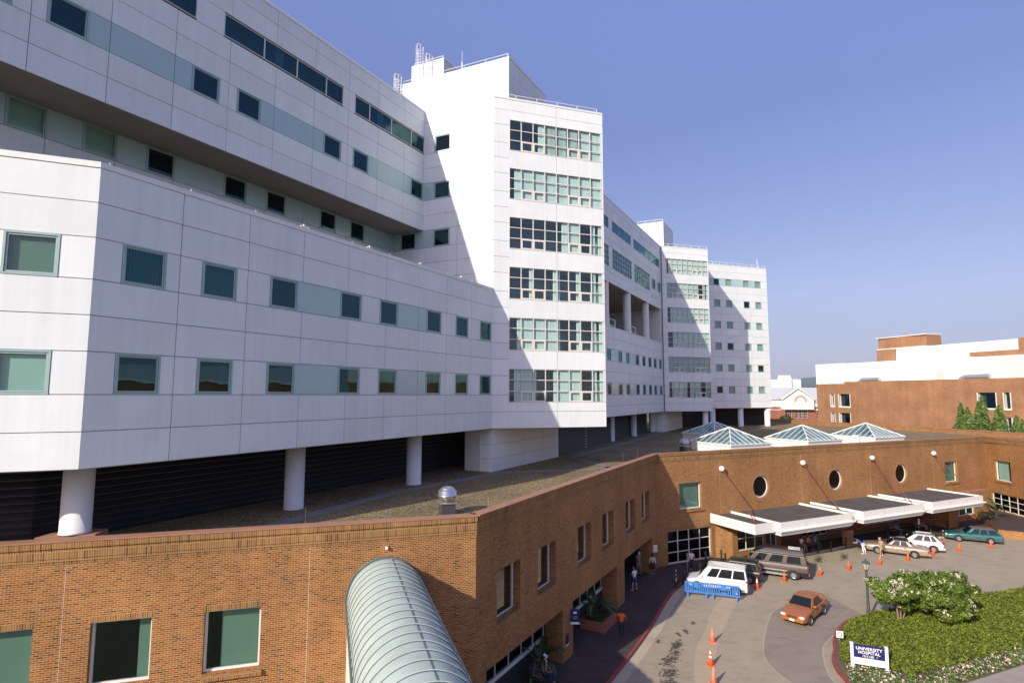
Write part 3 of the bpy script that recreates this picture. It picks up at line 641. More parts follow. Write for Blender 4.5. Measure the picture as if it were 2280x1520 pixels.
# louvred wall under the building
def louver(P, Q, z0=ZR-.1, z1=LV[1], st=.3):
    fr = Fr(P, Q); m2 = MB(); m2.face([fr.p(0, -.15, z0), fr.p(fr.L, -.15, z0), fr.p(fr.L, -.15, z1), fr.p(0, -.15, z1)], 'joint')
    z = z0
    while z < z1-.02:
        h = min(st*.8, z1-z); m2.quadbox([fr.p(0, .06, z), fr.p(fr.L, .06, z), fr.p(fr.L, -.1, z+.02), fr.p(0, -.1, z+.02), fr.p(0, .0, z+h*.45), fr.p(fr.L, 0, z+h*.45), fr.p(fr.L, -.1, z+h), fr.p(0, -.1, z+h)], 'dark_louver'); z += st
    part('louver_wall', m2, H)
n_ = fA.n
c0 = Vector(fA.xy(0.6, -4.8)); louver(tuple(c0-fLW.d*16), tuple(c0)); c1 = Vector(fA.xy(31, -4.8)); louver(tuple(c0), tuple(c1))
# stair cores under the towers
def core(L, la, lb):
    t1 = Vector((math.sin(R(113.9)), math.cos(R(113.9)))); A = Vector(L)-t1*la; f1 = Fr(A, L); f2 = Fr(L, Vector(L)+a_*lb); m2 = MB()
    for fr_, LL, js in ((f1, la, [la-1.0]), (f2, lb, [5.2, 8.8, 11.6])):
        for zb, zt in ((ZR-.1, 10.2), (10.2, 11.3), (11.3, LV[1]-.03)):
            xs = [0]+[j for j in js if j < LL-.2]+[LL]
            for p, q in zip(xs, xs[1:]): fr_.box(m2, p+(.012 if p else 0), q-(.012 if q < LL else 0), -.05, 0, zb+.012, zt-.012, 'white_panel', skip=('s2',))
        m2.face([fr_.p(0, -.045, ZR-.1), fr_.p(LL, -.045, ZR-.1), fr_.p(LL, -.045, LV[1]), fr_.p(0, -.045, LV[1])], 'joint')
    part('stair_core', m2, H)
    m3 = MB(); f1.box(m3, .12, la-1.05, .0, .05, ZR+.05, 11.7, 'pale_paint'); m3.tube(f1.p(la-1.2, .05, 10.3), f1.p(la-1.2, .13, 10.3), .05, 'steel', 6)
    for q in ((.1, .0), ): f1.box(m3, .02, .10, .0, .07, ZR+.02, 11.8, 'cream_frame'); f1.box(m3, la-1.04, la-.97, .0, .07, ZR+.02, 11.8, 'cream_frame'); f1.box(m3, .1, la-1.04, .0, .07, 11.71, 11.8, 'cream_frame')
    part('roof_door', m3, H); return Vector(L)+a_*lb
e1 = core((-1.58, 43.95), 2.35, 12.4)
louver(tuple(e1+Vector((-.3, .2))), (22.4, 92.6)); e2 = core((24.8, 91.2), 2.2, 13.0); louver(tuple(e2+Vector((-.3, .2))), (40.5, 112.0)); louver((40.5, 112.0), (52.5, 115.5))
# ================================================================ BRICK BUILDING IN FRONT
ZC = 9.95; ZG = .14
B0, B1, B2, B3 = (-17.96, 20.03), (-1.54, 24.95), (12.99, 50.63), (61.75, 73.37)
f1 = Fr((B0[0]-.958*20, B0[1]-.287*20), B1); f2 = Fr(B1, B2); f3 = Fr(B2, B3); B4 = (59.6, 55.0); f4 = Fr(B3, B4)
K = thing('brick_building', 'two storey orange brick building with gravel roof and round windows', 'building', (0, 35, 0))
o1 = 20
def wallpart(fr, u0, u1, holes, rounds=(), depth=.3, z0=0.0, z1=ZC-.85, name='wall'):
    m2 = MB(); holed(m2, fr, u0, u1, z0, z1, holes, 'brick', depth, 0, None, rounds)
    return part(name, m2, K)
def soldier(fr, u0, u1, z0, z1, v=.012, name='lintel'):
    m2 = MB(); fr.box(m2, u0, u1, -.02, v, z0, z1, 'brick_soldier', skip=('s2',)); part(name, m2, K)
def sill(fr, u0, u1, z, v=.12, h=.24, back=-.28):
    m2 = MB(); m2.quadbox([fr.p(u0, v, z-h), fr.p(u1, v, z-h), fr.p(u1, back, z-h), fr.p(u0, back, z-h), fr.p(u0, v, z-.09), fr.p(u1, v, z-.09), fr.p(u1, back, z+.0), fr.p(u0, back, z+.0)], 'brick_soldier'); part('window_sill', m2, K)
def pwin(fr, u, z, w, h, depth=.3, cols=1, rows=1, blinds=None, gm='glass_shop', name='window', frame='white_frame', ft=.085, D=1.6, mull=None, inner='interior_dark', label=None):
    return unit_window(K, fr, u, z, w, h, 'plain', v=-depth, cols=cols, rows=rows, blinds=blinds, frame=frame, gm=gm, name=name, ft=ft, depth=D, mull=mull, inner=inner, label=label)
# left wall
h1 = [(o1-.81-3.0*0, o1+1.19, 4.7, 6.98)]
w1 = [(o1-4.6, o1-2.6), (o1-.81, o1+1.19), (o1+2.92, o1+4.87), (o1+6.61, o1+8.59)]
wallpart(f1, 0, f1.L, [(a, b, 4.72, 6.98) for a, b in w1], depth=.28)
for i, (a, b) in enumerate(w1):
    soldier(f1, a-.05, b+.0, 6.985, 7.19); sill(f1, a, b+.1, 4.72)
    bl_ = [None, [(.05, 1.95, 'cloth')], [(1.45, 1.9, 'cloth')], [(.55, 1.93, 'cloth')]][i]
    pwin(f1, a, 4.72, b-a, 2.26, .22, blinds=bl_, gm='glass_mid' if bl_ else 'glass_shop', D=2.0)
# wall along the drive
h2 = [(u, u+2.25, 4.72, 7.1) for u in (1.77, 5.92, 11.3, 15.6, 20.62, 24.85)]
op = [(.9, 9.1, 0, 3.06), (10.5, 18.5, 0, 3.06), (20.1, 27.65, 0, 3.06)]
wallpart(f2, 0, f2.L, h2+op, depth=.5)
for i, (a, b, c, e) in enumerate(h2):
    soldier(f2, a-.05, b+.05, e+.005, e+.22)
    m2 = MB(); m2.quadbox([f2.p(a+.01, .05, c-.25), f2.p(b-.01, .05, c-.25), f2.p(b-.01, -.42, c-.25), f2.p(a+.01, -.42, c-.25), f2.p(a+.01, .05, c-.2), f2.p(b-.01, .05, c-.2), f2.p(b-.01, -.42, c+.06), f2.p(a+.01, -.42, c+.06)], 'brick_soldier'); part('window_sill', m2, K)
    pwin(f2, a+.02, c, b-a-.04, e-c, .42, gm='glass_refl', D=2.0)
# arcade: piers continue inwards, storefront behind
for (a, b, c, e), nxt in zip(op, (10.5, 20.1, 29.45)):
    m2 = MB(); f2.box(m2, b+.004, min(nxt, f2.L-.05)-.004, -1.15, -.51, 0, 3.4, 'brick'); part('pier', m2, K)
m2 = MB(); f2.box(m2, .1, .9-.004, -1.15, -.51, 0, 3.4, 'brick'); part('pier', m2, K)
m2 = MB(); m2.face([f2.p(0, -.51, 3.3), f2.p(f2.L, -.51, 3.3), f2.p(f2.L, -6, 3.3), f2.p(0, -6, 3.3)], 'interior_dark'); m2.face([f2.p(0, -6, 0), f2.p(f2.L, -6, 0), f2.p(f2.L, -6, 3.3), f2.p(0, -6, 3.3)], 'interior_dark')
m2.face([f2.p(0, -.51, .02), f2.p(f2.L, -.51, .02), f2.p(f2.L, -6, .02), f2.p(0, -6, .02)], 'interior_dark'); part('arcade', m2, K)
for a, b in ((.9, 9.1), (10.5, 18.5)):
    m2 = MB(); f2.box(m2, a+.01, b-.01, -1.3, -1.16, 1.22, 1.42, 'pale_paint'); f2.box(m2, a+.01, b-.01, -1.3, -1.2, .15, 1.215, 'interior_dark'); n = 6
    for i in range(n+1): u = a+.04+(b-a-.12)*i/n; f2.box(m2, u, u+.05, -1.28, -1.21, 1.425, 3.29, 'pale_paint')
    part('shopfront_frame', m2, K)
    m3 = MB(); m3.face([f2.p(a, -1.25, 1.42), f2.p(b, -1.25, 1.42), f2.p(b, -1.25, 3.29), f2.p(a, -1.25, 3.29)], 'glass_dark'); part('shopfront_glass', m3, K)
# entrance wall
rounds = [(12.95, 6.18, 1.12), (24.15, 6.18, 1.12), (35.7, 6.18, 1.12)]
sq = [(2.55, 5.2, 4.8, 7.16), (44.5, 47.1, 4.6, 7.06)]
big3 = (1.1, 6.3, .14, 3.02)
wallpart(f3, 0, f3.L, sq+[big3, (8.2, 53.0, 0, 3.05)], rounds, depth=.28)
for i, (a, b, c, e) in enumerate(sq):
    soldier(f3, a, b, e+.005, e+.22); sill(f3, a-.05, b+.2, c); pwin(f3, a+.02, c, b-a-.04, e-c, .22, blinds=[(.06, b-a-.1, 'cloth')], gm='glass_mid', D=1.8)
for i, (cu, cz, r) in enumerate(rounds):
    m2 = MB(); N = 36; ro, ri, re = r*.955, r*.87, r*1.13
    for k in range(N):
        t, t2 = 2*math.pi*k/N, 2*math.pi*(k+1)/N
        q = lambda rr, tt, v: f3.p(cu+rr*math.cos(tt), v, cz+rr*math.sin(tt))
        m2.face([q(ri, t, -.16), q(ro, t, -.16), q(ro, t2, -.16), q(ri, t2, -.16)], 'white_frame'); m2.face([q(ri, t, -.16), q(ri, t2, -.16), q(ri, t2, -.26), q(ri, t, -.26)], 'white_frame')
    o = part('round_window', m2, K)
    m3 = MB(); m3.face([f3.p(cu+ro*math.cos(2*math.pi*k/N), -.22, cz+ro*math.sin(2*math.pi*k/N)) for k in range(N)], 'glass_shop'); part('pane', m3, o)
    m3 = MB()
    for k in range(N):
        t, t2 = 2*math.pi*k/N, 2*math.pi*(k+1)/N
        m3.face([f3.p(cu+ro*math.cos(t), -.27, cz+ro*math.sin(t)), f3.p(cu+ro*math.cos(t2), -.27, cz+ro*math.sin(t2)), f3.p(cu+ro*math.cos(t2), -1.5, cz+ro*math.sin(t2)), f3.p(cu+ro*math.cos(t), -1.5, cz+ro*math.sin(t))], 'interior_dark')
    m3.face([f3.p(cu+ro*math.cos(2*math.pi*k/N), -1.5, cz+ro*math.sin(2*math.pi*k/N)) for k in range(N)], 'interior_dark'); part('window_recess', m3, o)
    m2 = MB()
    for k in range(N):
        t, t2 = 2*math.pi*(k+.04)/N, 2*math.pi*(k+.96)/N
        m2.quadbox([f3.p(cu+r*math.cos(t), .014, cz+r*math.sin(t)), f3.p(cu+re*math.cos(t), .014, cz+re*math.sin(t)), f3.p(cu+re*math.cos(t), -.01, cz+re*math.sin(t)), f3.p(cu+r*math.cos(t), -.01, cz+r*math.sin(t)),
                    f3.p(cu+r*math.cos(t2), .014, cz+r*math.sin(t2)), f3.p(cu+re*math.cos(t2), .014, cz+re*math.sin(t2)), f3.p(cu+re*math.cos(t2), -.01, cz+re*math.sin(t2)), f3.p(cu+r*math.cos(t2), -.01, cz+r*math.sin(t2))], 'coping')
    part('brick_ring', m2, K)
a, b, c, e = big3; soldier(f3, a-.1, b+.15, e+.005, e+.22); pwin(f3, a+.02, c, b-a-.04, e-c, .2, cols=4, rows=3, ft=.09, D=3, inner='interior_dark')
# entrance front below the canopies
mE = MB(); v = 1.1; vr = -1.6
mE.quadbox([f3.p(6.75, .0, 0), f3.p(7.75, v, 0), f3.p(8.25, v, 0), f3.p(8.25, .0, 0), f3.p(6.75, .0, 3.4), f3.p(7.75, v, 3.4), f3.p(8.25, v, 3.4), f3.p(8.25, 0, 3.4)], 'brick', skip=('s2',))
holesE = [(8.4, 11.9, .75, 2.9), (12.1, 13.6, .15, 2.6), (14.3, 17.4, .6, 2.6), (20.6, 24.6, .15, 2.6), (25.0, 28.6, .4, 2.6), (31.0, 37.5, .4, 2.6), (41.9, 48.0, .75, 2.75)]
holed(mE, f3, 8.25, 14.1, 0, 3.4, [h for h in holesE if h[1] < 14], 'brick', .2, v)
holed(mE, f3, 14.1, 39.6, 0, 3.4, [h for h in holesE if 14 < h[1] < 39.6], 'brick_red', .2, vr)  # recess set deeper and given another brick to imitate canopy shade
for ue in (14.1, 39.59): mE.face([f3.p(ue, v, 0), f3.p(ue, vr, 0), f3.p(ue, vr, 3.4), f3.p(ue, v, 3.4)], 'brick_red')
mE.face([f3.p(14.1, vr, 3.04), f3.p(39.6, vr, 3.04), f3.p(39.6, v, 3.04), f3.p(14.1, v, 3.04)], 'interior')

f3.box(mE, 39.6, 41.4, .0, 2.6, 0, 3.3, 'brick')
holed(mE, f3, 41.4, 52.0, 0, 3.4, [holesE[-1]], 'brick', .2, v)
mE.face([f3.p(52.0, v, 0), f3.p(52.0, 0, 0), f3.p(52.0, 0, 3.4), f3.p(52.0, v, 3.4)], 'brick')
mE.face([f3.p(8.25, v, 3.4), f3.p(52, v, 3.4), f3.p(52, 0, 3.4), f3.p(8.25, 0, 3.4)], 'coping')
part('entrance_front', mE, K)
for i, (a, b, c, e) in enumerate(holesE):
    door = i in (1, 3)
    unit_window(K, f3, a+.02, c, b-a-.04, e-c, 'plain', v=(vr if 14 < a < 39 else v)-.12, cols=(3, 2, 3, 4, 3, 6, 4)[i], rows=1 if door else 2, frame='white_frame', gm='glass_shop', name='entrance_door' if door else 'window', ft=.08, depth=2.2, inner='interior')
# right wall turned towards the drive
wallpart(f4, 0, f4.L, [(1.5, 4.1, 4.6, 7.05), (.5, 12.5, .85, 2.95)], depth=.25, name='wall')
soldier(f4, 1.5, 4.1, 7.06, 7.28); sill(f4, 1.45, 4.2, 4.6); pwin(f4, 1.52, 4.6, 2.56, 2.45, .2, blinds=[(.1, 1.8, 'cloth')], gm='glass_blind', D=2)
pwin(f4, .52, .85, 11.96, 2.1, .2, cols=9, rows=3, D=3)
m2 = MB(); m2.prism([(52.6, 61.6), (54.6, 60.3), (60.0, 57.5), (60.2, 60), (61.2, 71.5), (58.0, 71.0)], 0, .82, 'brick', 'pavers'); part('low_terrace', m2, K)
# parapet with its brick bands and coping
def parapet(fr, u0, u1):
    m2 = MB()
    a, b = u0, u1
    z = ZC-.85
    for (h, vv) in ((.095, .02), (.10, .045)): fr.box(m2, a, b, -.3, vv, z+.012, z+h, 'brick_soldier', skip=('b',)); z += h+.006
    fr.box(m2, a, b, -.3, .055, z+.012, z+.37, 'brick_soldier'); z += .37
    fr.box(m2, a, b, -.36, .115, z+.008, ZC-.055, 'brick_soldier')
    m3 = MB()
    us = np.linspace(a, b, max(2, int((b-a)/2.4))+1)
    for p, q in zip(us, us[1:]): fr.box(m3, p+.004, q-.004, -.42, .14, ZC-.052, ZC, 'coping')
    part('parapet_band', m2, K); part('coping', m3, K)
parapet(f1, 0, f1.L+.02); parapet(f2, .06, f2.L+.15); parapet(f3, .15, f3.L); parapet(f4, .15, f4.L)
# vertical control joints
for fr, us in ((f1, (o1+2.04, o1+10.3)), (f2, (28.2,)), (f3, (7.5, 18.8, 30.1, 42.0))):
    for u in us: m2 = MB(); fr.box(m2, u, u+.011, -.01, .003, 3.1 if fr is f3 else .2, ZC-.86, 'concrete_white' if fr is not f2 else 'joint'); part('control_joint', m2, K)
# pedestal for the first column
m2 = MB(); m2.prism([(-17.35, 20.75), (-15.55, 21.3), (-15.7, 22.2), (-17.3, 22.2)], 9.2, 9.98, 'coping'); part('pedestal', m2, K)
# roof
roof = [f1.xy(0, -.3), f1.xy(f1.L, -.3), f2.xy(f2.L, -.3), f3.xy(f3.L, -.3), f4.xy(f4.L, -.3), (76, 52), (72.9, 79.9), (69.35, 94.1), (58.6, 126), (50, 150), (-30, 150), (-70, 60), (-60, 12)]
m2 = MB(); m2.face([(x, y, ZR) for x, y in roof], 'gravel'); part('roof', m2, K)
far = [(76, 52), (72.9, 79.9), (69.35, 94.1), (58.6, 126), (50, 150)]
for p, q in zip(far, far[1:]):
    fr = Fr(q, p); m2 = MB(); fr.box(m2, 0, fr.L, 0, .35, 6, ZC-.1, 'brick'); fr.box(m2, 0, fr.L, -.04, -.004, ZR, ZC-.12, 'dark_flashing'); fr.box(m2, 0, fr.L, -.08, .42, ZC-.095, ZC, 'coping'); part('far_parapet', m2, K)
# paths of concrete slabs on the roof
def strip(name, pts, w, z, m, parent=K, per=None):
    m2 = MB(); pts = [Vector(p) for p in pts]; L = []
    for i, p in enumerate(pts):
        d = ((pts[min(i+1, len(pts)-1)]-pts[max(i-1, 0)])).normalized(); n = Vector((d.y, -d.x)); L.append((p-n*w/2, p+n*w/2))
    for (a, b), (c, d) in zip(L, L[1:]): m2.face([(*b, z), (*d, z), (*c, z), (*a, z)], m)
    return m2
for pts in ([(-14, 21.9), (-11.2, 25.7), (-7.1, 35.0), (-.9, 43.6)], [(-.9, 43.6), (6.3, 45.6), (9.3, 47.6)], [(8.2, 46.6), (5.8, 54.2), (9.9, 62.2), (30.3, 101)]):
    part('roof_path', strip('roof_path', pts, .85, ZR+.012, 'roof_path'), K)
# ---------------------------------------------------------------- things on the roof
def vent(loc, label, s=1.0):
    t = thing('exhaust_fan', label, 'roof fan', loc, R(20), 'exhaust fans on the gravel roof')
    m2 = MB(); m2.box(-.38, .38, -.38, .38, 0, .62, 'dark_flashing'); m2.box(-.44, .44, -.44, .44, .62, .68, 'duct_metal'); link('curb_box', m2.mesh('curb_box'), t)
    m2 = MB(); m2.lathe([(.26, .68), (.26, .80), (.38, .84), (.47, .90), (.50, 1.0), (.53, 1.02), (.53, 1.06), (.50, 1.07), (.50, 1.30), (.47, 1.31), (.44, 1.28), (.40, 1.28), (.38, 1.40), (.24, 1.50), (0.02, 1.52)], 'steel', 28)
    link('fan_head', m2.mesh('fan_head', True), t); t.scale = (s, s, s)
    return t
vent((-3.25, 28.6, ZR), 'silver mushroom exhaust fan on a square curb near the parapet corner', .92)
vent((18.3, 59.6, ZR), 'small silver exhaust fan beside the first glass pyramid', .95)
for i, (x, y) in enumerate(((-9.6, 26.5), (-5.6, 26.3), (10.3, 52.2), (12.1, 54.2), (-1.2, 29.2))):
    m2 = MB(); m2.tube((0, 0, 0), (0, 0, .75), .018, 'steel', 6); m2.lathe([(.06, 0), (.06, .05), (.02, .08)], 'steel', 8)
    o = link('vent_pipe', m2.mesh('vent_pipe')); o.location = (x, y, ZR); tag(o, ['thin metal pipe on the gravel roof behind the left brick parapet', 'short thin pipe on gravel between the fan and the left parapet', 'thin pipe standing on the roof above the inner brick corner', 'thin pipe on the gravel next to the second exhaust fan', 'thin pipe in the sunny gravel right of the silver exhaust fan'][i], 'pipe', 'thin pipes on the gravel roof')
def skylight(cu, cv, lab, dark=False, s=5.9, rz=0):
    x, y = f3.xy(cu, cv); t = thing('pyramid_skylight', lab, 'skylight', (x, y, ZR), f3.rz+rz, 'glass pyramid skylights on the roof'); h = s/2; zb = .9; ap = 2.5
    m2 = MB(); m2.box(-h+.1, h-.1, -h+.1, h-.1, 0, zb-.1, 'white_panel_far', skip=('t',)); m2.box(-h, h, -h, h, zb-.095, zb, 'white_panel_far', skip=('t',)); link('curb', m2.mesh('curb'), t)
    m3 = MB(); C = [(-h, -h), (h, -h), (h, h), (-h, h)]
    for i in range(4):
        a, b = C[i], C[(i+1) % 4]; m3.face([(*a, zb+.02), (*b, zb+.02), (0, 0, ap)], 'glass_sky'); 
    link('glazing', m3.mesh('glazing'), t)
    m4 = MB()
    for i in range(4):
        a, b = Vector((*C[i], zb+.03)), Vector((*C[(i+1) % 4], zb+.03)); A = Vector((0, 0, ap+.04)); m4.tube(a, A, .06, 'white_frame', 6); m4.tube(a, b, .055, 'white_frame', 6)
        mid = (a+b)/2; dirn = (A-mid)
        for k in range(1, 8):
            s_ = k/8; p = a.lerp(b, s_); tt = 1-abs(s_-.5)*2; m4.tube(p+Vector((0, 0, .03)), p+dirn*tt+Vector((0, 0, .03)), .03, 'white_frame', 5)
    link('glazing_bars', m4.mesh('glazing_bars'), t)
    m5 = MB(); m5.face([(-h+.2, -h+.2, .3), (h-.2, -h+.2, .3), (h-.2, h-.2, .3), (-h+.2, h-.2, .3)], 'shade_cloth'); link('light_well', m5.mesh('light_well'), t)
glass('glass_sky', (.62, .80, .76), 1.1, .12)
skylight(14.1, -4.9, 'glass pyramid skylight with white bars, leftmost in the front row of three')
skylight(25.8, -5.0, 'glass pyramid skylight in the middle of the front row of three')
skylight(37.9, -5.2, 'glass pyramid skylight farthest right, behind the last round window')
skylight(22.6, -15.6, 'shaded dark glass pyramid skylight behind the leftmost front one')
m2 = MB(); m2.lathe([(.42, 0), (.42, 1.15), (.46, 1.16), (.46, 1.25), (.1, 1.32)], 'white_panel_far', 18); o = link('roof_duct', m2.mesh('roof_duct')); o.location = (*f3.xy(32.4, -3.0), ZR); tag(o, 'round white vent duct between the two right hand glass pyramids', 'duct')
# ---------------------------------------------------------------- canopies over the entrance, rods and balls
ZK = 4.2
def canopy(u0, lab):
    w = 9.55; d = 5.55; x, y = f3.xy(u0, 0); t = thing('entrance_canopy', lab, 'canopy', (x, y, ZK), f3.rz, 'canopies over the entrance')
    # local: x along wall, -y outward
    m2 = MB(); m2.box(.14, w-.14, -d+.14, .95, -.32, -.16, 'roof_membrane'); link('deck', m2.mesh('deck'), t)
    m3 = MB()
    for (x0, x1, y0, y1) in ((0, .14, -d, .9), (w-.14, w, -d, .9), (.14, w-.14, -d, -d+.14)): m3.box(x0, x1, y0, y1, -.62, -.0, 'white_frame')
    link('upper_fascia', m3.mesh('upper_fascia'), t)
    m4 = MB(); N = 14
    for k, (r, z) in enumerate(((.10, -.72), (.0, -.93))): pass
    prof = [(0, -.622), (.16, -.63), (.215, -.70), (.19, -.78), (.10, -.81), (.10, -.87), (.05, -.885), (.05, -.97), (-.05, -1.0), (-.05, -1.12), (-.15, -1.16)]
    P = [(0, 0), (0, -d), (w, -d), (w, 0)]; D = [(-1, 0), (-1, -1), (1, -1), (1, 0)]
    for a in range(3):
        for (o_, z), (o2, z2) in zip(prof, prof[1:]):
            p, q = P[a], P[a+1]; dp, dq = D[a], D[a+1]
            m4.face([(p[0]+dp[0]*o_, p[1]+dp[1]*o_, z), (q[0]+dq[0]*o_, q[1]+dq[1]*o_, z), (q[0]+dq[0]*o2, q[1]+dq[1]*o2, z2), (p[0]+dp[0]*o2, p[1]+dp[1]*o2, z2)][::-1], 'white_frame' if z > -.8 or z < -.9 else 'pale_paint')
    m4.face([(-.0, 0, -.63), (w, 0, -.63), (w, -d, -.63), (0, -d, -.63)], 'white_frame'); link('moulding', m4.mesh('moulding'), t)
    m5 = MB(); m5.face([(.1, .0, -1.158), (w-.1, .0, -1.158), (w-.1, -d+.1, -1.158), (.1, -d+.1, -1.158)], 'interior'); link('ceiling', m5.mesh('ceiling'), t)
    m6 = MB()
    for xx in (3.2, 6.4): m6.box(xx, xx+.02, -d-.006, -d+.0, -.6, -.02, 'sign_grey')
    link('fascia_joint', m6.mesh('fascia_joint'), t); return t
canopy(8.8, 'white edged entrance canopy nearest the black van, leftmost of three')
canopy(19.95, 'white edged entrance canopy in the middle of the row of three')
canopy(31.15, 'white edged entrance canopy farthest right, above the white crossover')
for (a, b, lab) in ((6.2, 8.72, 'low white box gutter canopy left of the first entrance canopy'), (18.45, 19.85, 'narrow white link between the first and second entrance canopies'), (29.6, 31.05, 'narrow white link between the second and third entrance canopies')):
    x, y = f3.xy(a, 0); t = thing('gutter_canopy', lab, 'canopy', (x, y, ZK), f3.rz, 'low links between the canopies'); w = b-a; m2 = MB()
    m2.box(0, .1, -5.1, 0, -.85, 0, 'white_frame'); m2.box(.1, w, -5.1, -5.0, -.85, 0, 'white_frame'); m2.box(.1, w, -5.0, 0, -.84, -.7, 'white_frame'); link('fascia', m2.mesh('fascia'), t)
    m3 = MB(); m3.box(.1, w-.01, -4.99, 0, -.69, -.2, 'roof_membrane'); link('deck', m3.mesh('deck'), t)
for i, (ub, uf, vf) in enumerate(((7.6, 6.75, 4.75), (18.85, 18.4, 4.4), (30.2, 29.3, 4.6), (42.0, 40.9, 4.7))):
    p = Vector(f3.p(ub, .22, 8.25)); q = Vector(f3.p(uf, vf, ZK-.05))
    t = thing('tie_rod', ['red tie rod holding the left end of the first canopy, from a white ball', 'red tie rod with white wall ball between first and second round windows', 'red tie rod with white wall ball between second and third round windows', 'red tie rod with white ball crossing the square window at far right'][i], 'tie rod', tuple(p), 0, 'red tie rods with white balls')
    m2 = MB(); m2.tube((0, 0, 0), tuple(q-p), .045, 'red_rod', 8); link('rod', m2.mesh('rod'), t)
    m3 = MB(); N = 10; m3.lathe([(.01, -.27)]+[(.27*math.sin(math.pi*k/N), -.27*math.cos(math.pi*k/N)) for k in range(1, N)]+[(.01, .27)], 'white_frame', 18); link('ball', m3.mesh('ball', True), t)
# ---------------------------------------------------------------- vaulted walkway in the foreground
t = thing('covered_walkway', 'covered walkway with barrel vaulted grey green metal roof joining the brick wall', 'walkway', f1.p(o1+13.3, 0, 0), 0)
wd = Vector((math.sin(R(162)), math.cos(R(162)))); wn_ = Vector((wd.y, -wd.x)); Lw = 15.5; rv = 1.52; zc = 6.9
O = Vector(f1.xy(o1+13.32, 0))
def wp(s, a, z): q = O+wd*s+wn_*a; return (q.x, q.y, z)
def off(a): # start so that the vault meets the slanted wall
    return 0.0
m2 = MB(); N = 28; M_ = 34
def ring(s): return [wp(s-math.cos(2*math.pi*0)*0, rv*math.cos(math.pi*k/N), zc+rv*math.sin(math.pi*k/N)) for k in range(N+1)]
rings = [ring(-.3 if i == 0 else Lw*i/M_) for i in range(M_+1)]
for A_, B_ in zip(rings, rings[1:]):
    for k in range(N): m2.face([A_[k], B_[k], B_[k+1], A_[k+1]], 'copper_green')
o = link('vault_roof', m2.mesh('vault_roof', True), t, True)
bmm = bmesh.new(); bmm.from_mesh(o.data); bmesh.ops.remove_doubles(bmm, verts=bmm.verts, dist=.001); bmm.to_mesh(o.data); bmm.free()
for i in range(0, 27):
    m3 = MB(); s = .1+i*.58; P = [wp(s, (rv+.022)*math.cos(math.pi*k/N), zc+(rv+.022)*math.sin(math.pi*k/N)) for k in range(N+1)]
    if i == 0: P = [wp(-.02, (rv+.05)*math.cos(math.pi*k/N), zc+(rv+.05)*math.sin(math.pi*k/N)) for k in range(N+1)]
    for p, q in zip(P, P[1:]): m3.tube(p, q, .021 if i else .05, 'seam_dark' if i == 0 else 'copper_green', 5, caps=False)
    link('standing_seam', m3.mesh('standing_seam'), t, True)
m3 = MB()
for i in range(0, 26):
    s = .1+i*.58; sh = .0 if i % 2 else .0
    th = math.pi*.545
    m3.tube(wp(s, (rv+.012)*math.cos(th), zc+(rv+.012)*math.sin(th)), wp(s+.58, (rv+.012)*math.cos(th), zc+(rv+.012)*math.sin(th)), .014, 'seam_dark', 4)
    P = [wp(s+.028, (rv+.008)*math.cos(math.pi*k/N), zc+(rv+.008)*math.sin(math.pi*k/N)) for k in range(N+1)]
    for p, q in zip(P, P[1:]): m3.tube(p, q, .019, 'seam_dark', 4, caps=False)
link('seam_line', m3.mesh('seam_line'), t, True)
m4 = MB()
for sg in (1, -1):
    a0, a1 = sg*(rv-.02), sg*(rv-.12)
    n = 8
    for i in range(n):
        s0, s1 = Lw*i/n+.0, Lw*(i+1)/n-.02; s0 = -.4 if i == 0 else s0
        m4.quadbox([wp(s0, a0, 3.3), wp(s1, a0, 3.3), wp(s1, a1, 3.3), wp(s0, a1, 3.3), wp(s0, a0, zc-.08), wp(s1, a0, zc-.08), wp(s1, a1, zc-.08), wp(s0, a1, zc-.08)], 'white_frame')
link('side_wall', m4.mesh('side_wall'), t, True)
m5 = MB()
for sg in (1, -1):
    a0, a1 = sg*(rv+.10), sg*(rv-.05); m5.quadbox([wp(-.3, a0, zc-.1), wp(Lw, a0, zc-.1), wp(Lw, a1, zc-.1), wp(-.3, a1, zc-.1), wp(-.3, a0, zc+.04), wp(Lw, a0, zc+.04), wp(Lw, a1, zc+.04), wp(-.3, a1, zc+.04)], 'seam_dark')
link('gutter', m5.mesh('gutter'), t, True)
m6 = MB(); m6.quadbox([wp(-.4, -rv+.1, 3.0), wp(Lw, -rv+.1, 3.0), wp(Lw, rv-.1, 3.0), wp(-.4, rv-.1, 3.0), wp(-.4, -rv+.1, 3.3), wp(Lw, -rv+.1, 3.3), wp(Lw, rv-.1, 3.3), wp(-.4, rv-.1, 3.3)], 'white_frame'); link('floor_slab', m6.mesh('floor_slab'), t, True)
m2 = MB(); m2.box(-.05, .05, -.1, .0, -.05, .05, 'sign_white'); o = link('wall_light', m2.mesh('wall_light')); o.location = f1.p(o1+13.3, .06, 8.86); o.rotation_euler = (0, 0, f1.rz); tag(o, 'tiny white light fitting on the brick above the vaulted walkway roof', 'light')
